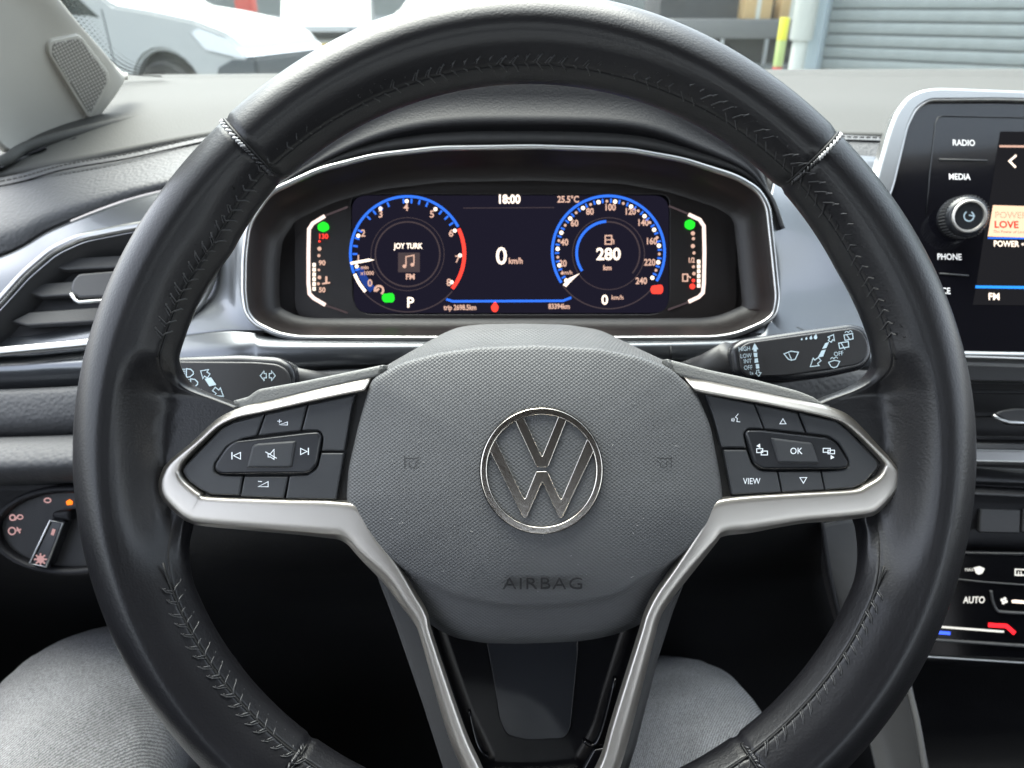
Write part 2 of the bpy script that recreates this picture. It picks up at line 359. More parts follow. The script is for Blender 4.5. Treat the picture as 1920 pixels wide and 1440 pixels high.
# inner herringbone stitches: one mesh, placed round the rim
def stitch_mesh(ang):
    vs, fs = [], []
    def seg(pl_, r):
        n = 5; b0 = len(vs)
        for i, p in enumerate(pl_):
            q = pl_[max(0, i - 1)]; w = pl_[min(len(pl_) - 1, i + 1)]; t = (w - q).normalized(); s = t.cross(Vector((0, 0, 1))).normalized(); u = s.cross(t)
            for k in range(n): vs.append(p + (s * math.cos(k / n * math.tau) + u * math.sin(k / n * math.tau)) * r)
        for i in range(len(pl_) - 1):
            for k in range(n): fs.append([b0 + i * n + k, b0 + i * n + (k + 1) % n, b0 + (i + 1) * n + (k + 1) % n, b0 + (i + 1) * n + k])
    fr_ = sorted((r_ - rin(ang), z) for r_, z in sec(ang)[:49]); z0_ = fr_[0][1]
    def pt(e, tpx, up=.0005): # e px from the inner edge, t px along the rim
        zz = fr_[-1][1]
        for (a0, u), (b0, v) in zip(fr_, fr_[1:]):
            if a0 <= e <= b0 and b0 > a0: zz = u + (v - u) * (e - a0) / (b0 - a0)
        return Vector((e * PXM, tpx * PXM, zz + up))
    seg([pt(17, 3, .0002), pt(22, -2, .0006), pt(27, -7, .0006), pt(32, -12, .0000)], .00034)
    seg([pt(17, 3, .0002), pt(13, -2, .0006), pt(9, -8, .0004), pt(6, -12, -.0002)], .00034)
    seg([pt(30, -11, .0001), pt(25, -1, .0006), pt(17, 9, .0004)], .00026)
    return mesh(vs, fs)
SMS = {}
a = -164.0
while a < 166:
    aa_ = a if abs(a) < 90 else 180 - abs(a); aa_ = math.copysign(abs(aa_), a)
    if not (-20 < aa_ < 16.5):
        s = -1 if abs(a) > 90 else 1
        c, s_ = math.cos(R(a)), math.sin(R(a)); er = (RT * c + UP * s_); et = (-RT * s_ + UP * c)
        X = Matrix((er, et, -FW)).transposed().to_4x4(); X.translation = C0 + er * (rin(a) * PXM)
        jr = Matrix.Rotation(random.uniform(-.05, .05), 4, 'Z') @ Matrix.Diagonal((1 + random.uniform(-.1, .1), 1 + random.uniform(-.1, .1), 1, 1))
        kb = round(a / 3.6)
        if kb not in SMS: SMS[kb] = stitch_mesh(a); SMS[kb].materials.append(M_thread); SMS[kb].polygons.foreach_set('use_smooth', [True] * len(SMS[kb].polygons))
        SM = SMS[kb]; o = bpy.data.objects.new('stitch', SM); COL.objects.link(o); put(o, X @ jr, rim)
    a += 1.8
tube('inner_seam', [C0 + (RT * math.cos(R(a)) + UP * math.sin(R(a))) * ((rin(a) + 17) * PXM) - FW * (.0071) for a in [14 + k * 1.5 for k in range(102)]], .0005, M_gap, rim, 5)
tube('inner_seam', [C0 + (RT * math.cos(R(a)) + UP * math.sin(R(a))) * ((rin(a) + 17) * PXM) - FW * (.0071) for a in [-163 + k * 1.5 for k in range(98)]], .0005, M_gap, rim, 5)

# airbag pad
HC = (1003, 900)
out_l = [(985, 607), (1064, 609), (1122, 618), (1150, 630), (1200, 655), (1269, 687), (1304, 718), (1327, 758), (1349, 829), (1371, 927), (1367, 967), (1349, 998), (1304, 1051), (1256, 1109), (1237, 1128), (1206, 1169), (1162, 1187), (1122, 1197), (1081, 1203), (981, 1207), (912, 1206), (856, 1197), (816, 1178), (791, 1156), (762, 1128), (709, 1064), (656, 1002), (638, 971), (635, 935), (642, 869), (651, 829), (669, 767), (682, 727), (700, 700), (753, 669), (807, 638), (833, 624), (860, 613), (904, 608)]
crs_l = [(696, 712), (672, 800), (654, 880), (650, 940), (668, 982), (709, 1035), (778, 1081), (856, 1122), (934, 1136), (1012, 1140), (1106, 1131), (1169, 1112), (1247, 1062), (1300, 1025), (1342, 980), (1355, 935), (1347, 880), (1332, 800), (1305, 735), (1256, 690), (1198, 668), (1122, 653), (1007, 647), (896, 651), (820, 662), (753, 680)]
def polar(loop, c, n):
    out = []
    for k in range(n):
        a = k / n * math.tau; dx, dy = math.cos(a), -math.sin(a); best = 0
        for i in range(len(loop)):
            x1, y1 = loop[i - 1][0] - c[0], loop[i - 1][1] - c[1]; x2, y2 = loop[i][0] - c[0], loop[i][1] - c[1]
            ex, ey = x2 - x1, y2 - y1; den = dx * ey - dy * ex
            if abs(den) < 1e-9: continue
            t = (x1 * ey - y1 * ex) / den; u = (x1 * dy - y1 * dx) / den
            if t > 0 and -1e-6 <= u <= 1 + 1e-6: best = max(best, t)
        out.append(best)
    for _ in range(2): out = [(out[i - 1] + 2 * out[i] + out[(i + 1) % n]) / 4 for i in range(n)]
    return out
NN = 240
Ro, Rc = polar(out_l, HC, NN), polar(crs_l, HC, NN)
def hubd(q): return .2895 + .0085 * q ** 3
def hub_pt(k, r, d): a = k / NN * math.tau; return P(HC[0] + r * math.cos(a), HC[1] - r * math.sin(a), d)
def dout(k): q = max(0, min(1, (-math.sin(k / NN * math.tau) - .15) / .5)); return .340 - .0305 * q * q * (3 - 2 * q)
rg = [[hub_pt(k, Ro[k] * .95, dout(k) + .012) for k in range(NN)], [hub_pt(k, Ro[k], dout(k) + .004) for k in range(NN)]]
for s in (.2, .4, .6, .8, .93):   # side wall from outline up to the crease
    rg.append([hub_pt(k, Ro[k] + (Rc[k] - Ro[k]) * (1 - (1 - s) ** 1.25), dout(k) + (.2995 - dout(k)) * s ** .8) for k in range(NN)])
for q in (1.0, .985, .96, .92, .86, .78, .68, .56, .44, .32, .2, .1, .03):
    rg.append([hub_pt(k, Rc[k] * q, hubd(q) + (.0012 if q == 1.0 else 0)) for k in range(NN)])
me_pts = rg
pad = loft('airbag_cover', [[p for p in r] for r in rg], M_airbag, sw, caps=True)
# the object's own axes lie in the pad's plane so that the pressed pattern runs across it
HM = Plane(HC[0], HC[1], .2895).M
pad.data.transform((HM.inverted())); WM[pad.name] = HM; pad.matrix_basis = WM[sw.name].inverted() @ HM
# emblem
EP = Plane(1015, 882, .2895); EC = (1015, 882)
def zc(x, y): return (880 + x / 5.144, 740 + y / 5.144)
def ell(rx, ry, n=72): return [(EC[0] + rx * math.cos(k / n * math.tau), EC[1] + ry * math.sin(k / n * math.tau)) for k in range(n)]
plate('emblem_seat', ell(116.5, 120), EP, .0002, .004, .0003, M_gap, pad)
plate('emblem_seat_inner', ell(102.5, 106), EP, .0004, .004, .0003, M_airbag, pad)
em = plate('emblem_ring', [ell(114, 117.5), ell(102, 105)[::-1]], EP, .0019, .003, .0004, M_chrome, pad, res=3)
plate('emblem_letter', rnd([zc(425, 215), zc(640, 680), zc(655, 695), zc(748, 695), zc(762, 680), zc(945, 215), zc(870, 180), zc(702, 590), zc(695, 590), zc(505, 180)], 2.5), EP, .0018, .003, .0002, M_chrome, pad, res=3)
plate('emblem_letter', rnd([zc(180, 500), zc(520, 1180), zc(552, 1180), zc(698, 840), zc(706, 840), zc(862, 1180), zc(892, 1180), zc(1215, 500), zc(1150, 385), zc(890, 998), zc(870, 998), zc(756, 745), zc(742, 735), zc(655, 735), zc(640, 745), zc(540, 995), zc(522, 995), zc(230, 385)], 2.5), EP, .0018, .003, .0002, M_chrome, pad, res=3)
TP = Plane(1018, 1090, .2937, 0, -.30)
text('AIRBAG', 1018, 1091, 25, TP, M_engr, pad, z=.0015, sx=1.12, bold=-.004, ext=.0003, space=1.12)
for cx, sg in ((773, 1), (1244, -1)):
    HP = Plane(cx, 866, .2926, -.16 * sg, 0)
    strokes('horn_symbol', [('s', [(cx - 13 * sg, 855), (cx - 13 * sg, 877)], 1.3), ('s', [(cx - 13 * sg, 859), (cx + 2 * sg, 860), (cx + 14 * sg, 858)], 1.3), ('s', [(cx - 4 * sg, 866), (cx - 5 * sg, 873), (cx, 877), (cx + 7 * sg, 875), (cx + 8 * sg, 868), (cx + 14 * sg, 862)], 1.2)], HP, M_engr, pad, z=.0009)

vs, fs = [], []
rd = random.Random(9)
for _ in range(90):
    k = rd.randrange(NN); q = rd.uniform(.1, .97); c_ = hub_pt(k, Rc[k] * q, hubd(q) - .00025); aa = rd.uniform(0, math.tau); l_ = rd.choice((.0002, .0002, .0003, .0007)); w_ = .00009
    u_ = RT * math.cos(aa) + UP * math.sin(aa); v_ = RT * -math.sin(aa) + UP * math.cos(aa); b = len(vs)
    vs += [c_ - u_ * l_ - v_ * w_, c_ + u_ * l_ - v_ * w_, c_ + u_ * l_ + v_ * w_, c_ - u_ * l_ + v_ * w_, c_ - FW * .0002]; fs += [[b, b + 1, b + 4], [b + 1, b + 2, b + 4], [b + 2, b + 3, b + 4], [b + 3, b, b + 4]]
mobj('dust', mesh(vs, fs), M_lint, sw, kind='stuff', smooth=False)
# silver spoke trims
SP = Plane(983, 900, .3005)
TL = [((695, 708), (686, 733), .8), ((640, 720), (648, 740), .8), ((580, 733), (577, 755), .8), ((505, 751), (497, 773), .8), ((462, 760), (457, 781), .8), ((432, 772), (436, 788), .78), ((405, 788), (413, 801), .75), ((367, 823), (386, 826), .68),
      ((312, 868), (352, 860), .5), ((295, 895), (342, 878), .45), ((291, 915), (342, 888), .4), ((300, 939), (350, 900), .32), ((330, 968), (366, 914), .27), ((352, 982), (380, 924), .24), ((385, 989), (397, 931), .22), ((500, 1000), (530, 936), .2), ((600, 1010), (632, 939), .2),
      ((640, 1018), (680, 950), .25), ((672, 1047), (705, 1000), .3), ((719, 1097), (748, 1060), .5), ((750, 1135), (777, 1110), .5), ((776, 1168), (800, 1150), .5), ((790, 1200), (811, 1194), .5), ((834, 1362), (868, 1362), .5), ((864, 1440), (898, 1430), .5), ((880, 1490), (925, 1490), .5)]
TR = [((1282, 704), (1300, 733), .8), ((1310, 710), (1318, 738), .8), ((1350, 718), (1340, 742), .8), ((1419, 733), (1415, 755), .8), ((1475, 745), (1470, 766), .8), ((1530, 756), (1520, 776), .8), ((1572, 768), (1565, 788), .78), ((1599, 785), (1588, 802), .75), ((1641, 830), (1622, 834), .65),
      ((1688, 880), (1651, 865), .5), ((1695, 903), (1652, 878), .42), ((1684, 928), (1641, 894), .34), ((1650, 963), (1618, 908), .28), ((1627, 972), (1598, 917), .24), ((1560, 979), (1540, 921), .22), ((1502, 984), (1484, 924), .2), ((1415, 1001), (1370, 932), .2),
      ((1360, 1008), (1330, 945), .25), ((1342, 1020), (1310, 990), .3), ((1297, 1078), (1265, 1060), .5), ((1259, 1125), (1230, 1110), .5), ((1238, 1158), (1210, 1150), .5), ((1225, 1206), (1198, 1190), .5), ((1187, 1362), (1148, 1350), .5), ((1168, 1430), (1126, 1425), .5), ((1150, 1490), (1090, 1490), .5)]
for TT in (TL, TR):
    st_ = cr([(*o, *n, m) for o, n, m in TT], 5); rg = []
    for ox, oy, nx, ny, m in st_:
        w = math.hypot(nx - ox, ny - oy) * PXM; zo = -min(.0052, w * .9 * max(m, .35)); r_ = []
        for f, z in ((0, -.010), (0, zo - .001), (.02, zo), (m * .5, zo * .42), (m * .85, zo * .08), (m, 0), (m + (1 - m) * .25, .0001), (m + (1 - m) * .8, 0), (.96, -.0002), (1, -.0008), (1, -.006)):
            r_.append(SP.at(ox + (nx - ox) * f, oy + (ny - oy) * f, .0035 + z))
        rg.append(r_)
    loft('spoke_trim', rg, M_silver, sw, closed_u=True, caps=True)
plate('spoke_sheath', rnd([(432, 752), (462, 744), (480, 730, 12), (560, 716), (720, 683), (712, 706), (560, 742), (450, 770)], 5), SP, -.0008, .012, .0016, M_sheath, sw, res=3)
plate('spoke_sheath', rnd([(1250, 672), (1330, 693), (1420, 712), (1500, 733, 12), (1530, 745), (1560, 768), (1500, 756), (1400, 735), (1262, 704)], 5), SP, -.0008, .012, .0016, M_sheath, sw, res=3)
LP = Plane(983, 1250, .316)
plate('lower_spoke_wall', rnd([(700, 1050), (719, 1100), (744, 1166), (794, 1312), (834, 1437), (850, 1490), (915, 1490), (860, 1330), (800, 1150), (760, 1060)], 5), LP, .006, .016, .0025, M_greypl, sw)
plate('lower_spoke_wall', rnd([(1290, 1060), (1259, 1140), (1231, 1228), (1190, 1390), (1175, 1437), (1160, 1490), (1110, 1490), (1160, 1300), (1215, 1130), (1250, 1060)], 5), LP, .006, .016, .0025, M_greypl, sw)
plate('lower_spoke_panel', rnd([(740, 1100), (1270, 1100), (1200, 1300), (1130, 1490), (900, 1490), (820, 1300)], 6), LP, .001, .006, .0008, M_piano, sw)
plate('lower_spoke_insert', rnd([(908, 1180), (1084, 1180), (1083, 1225), (1070, 1360, 22), (1060, 1381, 14), (990, 1384), (950, 1376, 18), (936, 1345, 14), (925, 1270)], 8), LP, .0022, .003, .0006, M_pianot, sw)
tube('panel_edge_moulding', [LP.at(*p, .0022) for p in cr([(880, 1330), (893, 1385), (905, 1408), (915, 1413)], 4)], .0006, M_piano, sw, 6)
tube('panel_edge_moulding', [LP.at(*p, .0022) for p in cr([(1153, 1268), (1128, 1365), (1112, 1393), (1094, 1385)], 4)], .0008, M_piano, sw, 6)
plate('lower_spoke_foot', rnd([(1112, 1400), (1135, 1395), (1150, 1440), (1120, 1470), (1090, 1440)], 4), LP, .003, .004, .0008, M_piano, sw)
plate('hub_backing', rnd([(650, 760), (1350, 760), (1350, 960), (1200, 1180), (820, 1180), (650, 960)], 20), Plane(1003, 900, .345), 0, .02, .003, M_gap, sw)
# button fields
BP = Plane(983, 860, .3005)
plate('button_bed', rnd([(700, 728), (577, 752), (440, 782), (413, 798), (340, 872), (338, 886), (355, 909), (397, 934), (632, 943), (700, 960)], 6), BP, -.0022, .005, .0003, M_gap, sw)
plate('button_bed', rnd([(1290, 728), (1415, 752), (1495, 768), (1570, 787), (1594, 803), (1653, 866), (1652, 882), (1628, 908), (1598, 920), (1370, 936), (1300, 950)], 6), BP, -.0022, .005, .0003, M_gap, sw)
def zl(x, y): return (280 + x / 4, 640 + y / 4)
def zr(x, y): return (1280 + x / 3.6, 600 + y / 3.6)
def btn(name, f, pts, z=.0006, m=M_button, r=2.2, bev=.0007, th=.004, label=None): return plate(name, rnd([f(*p[:2]) + tuple(p[2:]) for p in pts], r), BP, z, th, bev, m, sw, label=label, res=2)
b1 = btn('button', zl, [(866, 545), (806, 708), (700, 732), (590, 780, 10), (488, 925, 8), (490, 985, 8), (540, 1004, 6), (702, 1010), (680, 1156), (470, 1150), (385, 1112), (300, 1052), (252, 985, 6), (256, 945, 6), (545, 648, 6), (640, 602)])
b2 = btn('button', zl, [(874, 545), (1184, 476), (1136, 672), (818, 706)])
b3 = btn('button', zl, [(1196, 474), (1548, 400), (1520, 480), (1464, 822), (1294, 822), (1308, 720, 8), (1280, 668, 8), (1146, 668)])
b4 = btn('button', zl, [(1292, 836), (1462, 836), (1404, 1186), (1024, 1180), (1054, 1010), (1190, 1002), (1262, 952, 6)])
b5 = btn('button', zl, [(716, 1012), (1044, 1012), (1010, 1178), (686, 1164)])
k1 = btn('rocker_button', zl, [(640, 746, 12), (1200, 680), (1270, 676, 8), (1298, 710, 8), (1262, 935, 12), (1200, 990, 10), (545, 996, 6), (496, 965, 6), (500, 915, 8), (575, 800, 10)], .0016, M_rocker, bev=.0012)
k2 = btn('mute_button', zl, [(785, 775, 5), (830, 762), (1112, 742), (1082, 935, 8), (1060, 944), (742, 944)], .0026, M_button, 3, .001)
c1 = btn('button', zr, [(148, 502), (478, 566), (546, 736), (435, 732, 5), (408, 770, 5), (428, 862), (262, 860), (205, 650)])
c2 = btn('button', zr, [(488, 568), (770, 624), (826, 762), (553, 736)])
c3 = btn('button', zr, [(784, 626), (1035, 682), (1110, 740, 5), (1318, 955, 6), (1312, 1000, 6), (1225, 1098), (1150, 1135), (962, 1148), (938, 1022), (1070, 1012, 6), (1124, 990, 6), (1118, 945, 6), (1050, 828, 8), (980, 782, 8), (838, 764)])
c4 = btn('button', zr, [(274, 876), (430, 876), (466, 975, 6), (520, 1018, 6), (636, 1022), (664, 1164), (332, 1180)])
c5 = btn('button', zr, [(646, 1024), (928, 1020), (956, 1148), (672, 1164)])
k3 = btn('rocker_button', zr, [(430, 742, 6), (520, 742), (975, 794, 6), (1036, 832, 8), (1114, 955, 8), (1105, 996, 6), (1050, 1006), (525, 1006, 8), (474, 970, 6), (416, 770, 6)], .0016, M_rocker, bev=.0012)
k4 = btn('ok_button', zr, [(584, 792), (860, 826, 5), (906, 958, 4), (890, 966), (632, 962, 5)], .0026, M_button, 3, .001)
def S(f, *pp): return [f(*p) for p in pp]
W1 = 1.5
ic = lambda items, par, z, nm='button_symbol': strokes(nm, items, BP, M_white, par, z)
ic([('s', S(zl, (965, 598), (998, 598)), W1), ('s', S(zl, (981, 584), (981, 614)), W1), ('s', S(zl, (980, 625), (1040, 604), (1040, 627)), W1, True)], b2, .0008)
ic([('s', S(zl, (820, 1048), (850, 1050)), W1), ('s', S(zl, (822, 1088), (896, 1050), (896, 1088)), W1, True)], b5, .0008)
ic([('s', S(zl, (632, 828), (632, 882)), 2), ('s', S(zl, (696, 830), (696, 880), (644, 854)), W1, True)], k1, .0018)
ic([('s', S(zl, (1202, 796), (1202, 848)), 2), ('s', S(zl, (1144, 800), (1144, 846), (1192, 823)), W1, True)], k1, .0018)
ic([('s', S(zl, (908, 838), (925, 838), (952, 806), (952, 880), (925, 862), (908, 862)), W1, True), ('s', S(zl, (888, 824), (972, 872)), W1)], k2, .0028)
ic([('s', S(zr, (372, 632), (352, 655), (365, 663), (362, 685), (384, 687)), 1.2), ('s', S(zr, (340, 660), (345, 672), (340, 685)), 1), ('s', S(zr, (332, 662), (336, 673), (332, 684)), 1), ('s', S(zr, (325, 666), (328, 673), (325, 682)), 1)], c1, .0008)
ic([('s', S(zr, (652, 700), (692, 700), (672, 666)), W1, True)], c2, .0008)
ic([('s', S(zr, (786, 1062), (832, 1062), (810, 1100)), W1, True)], c5, .0008)
ic([('s', S(zr, (490, 866), (530, 866), (530, 892), (490, 892)), W1, True), ('s', S(zr, (520, 882), (562, 882), (562, 908), (520, 908)), W1, True), ('f', S(zr, (488, 848), (514, 862), (512, 832)))], k3, .0018)
ic([('s', S(zr, (936, 864), (984, 864), (984, 890), (936, 890)), W1, True), ('s', S(zr, (968, 876), (1012, 876), (1012, 900), (968, 900)), W1, True), ('f', S(zr, (986, 908), (1012, 924), (986, 938)))], k3, .0018)
x, y = zr(749, 882); text('OK', x, y, 12, BP, M_white, k4, .0028, sx=.92)
x, y = zr(462, 1088); text('VIEW', x, y, 11.5, BP, M_white, c4, .0008, sx=.82)

# ------------------------------------------------------------------ stalks
def stalk(nm, label, outer, face, pl, neck, zface):
    t = thing(nm, label, 'control stalk', pl.o)
    plate('stalk_body', rnd(outer, 14), pl, 0, .020, .0035, M_piano if False else M_rocker, t, res=3)
    f = plate('stalk_face', rnd(face, 12), pl, .0012, .004, .0008, M_darkpl, t)
    tube('stalk_neck', [P(*p[:3]) for p in neck], [p[3] for p in neck], M_darkpl, t, 14, flat=.7)
    return t, f
SPL = Plane(440, 710, .362, 0, .10)
t, f = stalk('indicator_stalk', 'left black stalk with headlamp beam symbols behind the wheel rim', [(225, 672), (329, 668), (448, 664), (522, 668), (545, 682), (553, 700), (551, 728), (530, 760), (330, 770), (225, 770)],
             [(225, 684), (331, 678), (480, 679), (522, 683), (540, 694), (547, 716), (540, 755), (225, 765)], SPL, [(530, 720, .37, .010), (600, 740, .395, .013), (680, 770, .42, .018)], 0)
def hl(cx, cy, s=1, tilt=0):
    it = [('s', [(cx - 2, cy - 8 * s), (cx + 6 * s, cy - 7 * s), (cx + 11 * s, cy - 2 * s), (cx + 11 * s, cy + 2 * s), (cx + 5 * s, cy + 7 * s), (cx - 2, cy + 8 * s)], 1.8, True)]
    for k in range(5): it.append(('s', [(cx - 13 * s, cy - 7 * s + k * 3.6 * s + tilt), (cx - 4 * s, cy - 7 * s + k * 3.6 * s)], 1.5))
    return it
def arrow(cx, cy, dx, dy, L, Wd, w=1.6):
    d = Vector((dx, dy)).normalized(); n = Vector((-d.y, d.x)); c = Vector((cx, cy))
    q = lambda a, b: tuple(c + d * a + n * b)
    return ('s', [q(L, 0), q(0, Wd), q(0, Wd * .45), q(-L * .6, Wd * .45), q(-L * .6, -Wd * .45), q(0, -Wd * .45), q(0, -Wd)], w, True)
def ic2(nm, items): return strokes(nm, items, SPL, M_bluew, f, .0015)
ic2('beam_symbol', hl(354, 700)); ic2('beam_symbol', hl(362, 719, 1, 3)); ic2('beam_symbol', hl(374, 738, 1))
ic2('arrow_symbol', [arrow(388, 702, -1.6, -1, 11, 10), ('f', [(386, 711), (398, 708), (408, 722), (395, 725)]), arrow(410, 735, 1.3, 1, 14, 9)])
ic2('indicator_symbol', [arrow(497, 705, -1, 0, 7, 9), arrow(511, 705, 1, 0, 7, 9)])
text('1x', 392, 745, 8, SPL, M_bluew, f, .0015)
RPL = Plane(1505, 660, .372, 0, .06)
t, f = stalk('wiper_stalk', 'right black stalk lettered HIGH LOW INT OFF with wiper symbols', [(1370, 652), (1391, 635), (1500, 619), (1599, 606), (1624, 612), (1637, 636), (1638, 670), (1622, 692), (1560, 706), (1474, 717), (1398, 714), (1376, 700)],
             [(1384, 655), (1400, 642), (1500, 628), (1598, 615), (1615, 622), (1627, 645), (1625, 668), (1608, 684), (1474, 705), (1402, 707), (1388, 695)], RPL, [(1380, 678, .38, .0125), (1340, 700, .395, .013), (1280, 735, .42, .018)], 0)
def ic3(nm, items): return strokes(nm, items, RPL, M_bluew, f, .0015)
for s, px, py in (('HIGH', 1394, 655), ('LOW', 1397, 668), ('INT', 1400, 678), ('OFF', 1401, 690), ('1x', 1407, 700)): text(s, px, py, 8 if s != '1x' else 6.5, RPL, M_bluew, f, .0015, ang=4, sx=.8)
ic3('speed_scale', [('f', [(1413, 644), (1420, 655), (1417, 656), (1417, 660), (1411, 660), (1411, 656), (1408, 656)]), ('f', [(1411, 662), (1418, 662), (1418, 670), (1412, 670)]), ('f', [(1413, 673), (1419, 672), (1420, 680), (1413, 681)]), ('f', [(1415, 683), (1421, 683), (1422, 691), (1416, 692)]), ('s', [(1417, 695), (1421, 694), (1421, 699), (1425, 699), (1421, 706), (1415, 700), (1417, 700)], 1.2, True)])
ic3('wiper_symbol', [('s', [(1468, 664), (1481, 659), (1495, 661), (1489, 674), (1482, 676), (1476, 674)], 1.8, True), ('s', [(1482, 675), (1477, 663)], 1.5)])
for k, r_ in enumerate((1.6, 2, 2.6, 3.4)):
    cx, cy = 1501 + k * 8.6, 637 - k * 1.2; ic3('drop_symbol', [('f', [(cx + 1, cy - r_ * 2)] + arc(cx, cy, r_, 30, -210, 8))])
ic3('arrow_symbol', [arrow(1556, 636, .55, -1, 9, 7), ('f', [(1545, 644), (1552, 642), (1547, 653), (1539, 655)]), ('f', [(1538, 658), (1546, 656), (1541, 669), (1531, 671)]), arrow(1528, 679, -1.0, .8, 14, 9)])
ic3('washer_symbol', [('s', [(1580, 629), (1596, 626), (1597, 636), (1582, 639)], 1.6, True), ('s', [(1584, 627), (1590, 636)], 1.4), ('s', arc(1585, 625, 3, 0, 180, 6), 1.2), ('s', arc(1592, 624, 3, 0, 180, 6), 1.2)])
ic3('rear_wiper_symbol', [('s', [(1570, 644), (1588, 641), (1589, 651), (1572, 654)], 1.8, True), ('s', [(1574, 643), (1582, 656)], 1.6)])
text('OFF', 1570, 664, 8, RPL, M_bluew, f, .0015, ang=8, sx=.9)
ic3('front_washer_symbol', [('s', [(1551, 680), (1562, 676), (1572, 678), (1567, 688), (1561, 690), (1556, 688)], 1.6, True), ('s', arc(1558, 674, 3, 0, 180, 6), 1.2), ('s', arc(1565, 673, 3, 0, 180, 6), 1.2)])
sh = thing('column_shroud', 'dark steering column housing half hidden behind the wheel hub', 'column cover', P(1000, 800, .42))
loft('shroud_shell', [[P(1000 + rx * math.cos(k / 40 * math.tau), 830 - ry * math.sin(k / 40 * math.tau), d) for k in range(40)] for rx, ry, d in ((180, 90, .375), (215, 110, .378), (225, 118, .40), (225, 120, .46))], M_darkpl, sh, caps=True)

# ------------------------------------------------------------------ DASHBOARD
da = thing('dashboard', 'grey padded dashboard with stitched seam and metallic blue grey decor panel', 'dashboard', (0, .6, .95))
patch('dash_top', [[(-260, 150, .92), (100, 142, .90), (500, 138, .89), (960, 134, .885), (1500, 130, .89), (2200, 128, .93)],
                   [(-260, 190, .80), (100, 172, .79), (500, 165, .78), (960, 160, .78), (1500, 168, .78), (2200, 170, .80)],
                   [(-260, 270, .66), (100, 235, .65), (500, 190, .66), (960, 185, .66), (1500, 200, .66), (2200, 215, .67)],
                   [(-260, 370, .545), (100, 308, .56), (500, 238, .57), (960, 235, .58), (1500, 250, .575), (2200, 262, .58)]], M_dash, da, 10, 6)
seam = [(-260, 388), (0, 349), (120, 318), (240, 297), (400, 262), (520, 245)]
patch('dash_front_pad', [[(-260, 372, .545), (0, 333, .553), (100, 310, .558), (240, 288, .56), (400, 254, .565), (520, 236, .57)],
                         [(-260, 388, .538), (0, 348, .546), (100, 324, .551), (240, 299, .554), (400, 263, .558), (520, 245, .563)],
                         [(-260, 420, .515), (0, 375, .525), (100, 350, .53), (240, 325, .535), (400, 290, .54), (520, 270, .545)],
                         [(-260, 500, .490), (0, 432, .502), (100, 392, .508), (240, 352, .512), (400, 318, .515), (520, 295, .52)],
                         [(-260, 560, .492), (0, 478, .502), (100, 425, .508), (240, 372, .512), (400, 335, .515), (520, 310, .52)]], M_dashl, da, 8, 6)
for off in (-9, 9):
    sp = cr([(x, y + off) for x, y in seam], 14)
    for i in range(0, len(sp) - 1, 1):
        d = lerp_tab([(-300, .533), (0, .5425), (240, .550), (560, .56)], sp[i][0])
        if sp[i][0] > -20:
            tube('pad_stitch', [P(sp[i][0], sp[i][1], d), P(sp[i][0] * .3 + sp[i + 1][0] * .7, sp[i][1] * .3 + sp[i + 1][1] * .7, d)], .0006, M_dash, da, 5)
tube('pad_seam', [P(x, y, lerp_tab([(-300, .536), (0, .5445), (240, .5525), (560, .562)], x)) for x, y in cr(seam, 8)], .0007, M_black, da, 6)
patch('dash_front_pad', [[(1440, 240, .59), (1560, 245, .59), (1700, 255, .59)], [(1440, 262, .565), (1560, 262, .565), (1700, 268, .565)], [(1440, 310, .545), (1560, 320, .545), (1700, 330, .545)], [(1440, 420, .54), (1560, 430, .54), (1700, 430, .54)]], M_dashl, da)
for yy in (255, 270):
    for i in range(11): 
        x = 1540 + i * 12; tube('pad_stitch', [P(x, yy + (x - 1540) * .03, .563), P(x + 8, yy + (x - 1532) * .03, .563)], .0006, M_hood, da, 5)
tube('pad_seam', [P(1520, 262, .564), P(1600, 263, .564), P(1690, 266, .564)], .0007, M_black, da, 6)
# demister slot on the left
patch('demister_slot', [[(-40, 322, .556), (60, 268, .60), (200, 228, .65), (357, 205, .695)], [(0, 312, .554), (60, 290, .585), (200, 252, .625), (330, 216, .68)]], M_black, da, 10, 2, solid=.002)
tube('demister_lip', [P(*p) for p in cr([(-60, 335, .545), (10, 300, .562), (60, 272, .592), (200, 236, .635), (355, 208, .685)], 8)], .0045, M_dash, da, 8)
for k in range(5):
    x = 60 + k * 58; y = 290 - k * 16.5; d = .583 + k * .022
    bar('demister_rib', P(x - 16, y + 4, d), P(x + 26, y - 13, d + .005), .004, .002, M_hood, da, .0004)
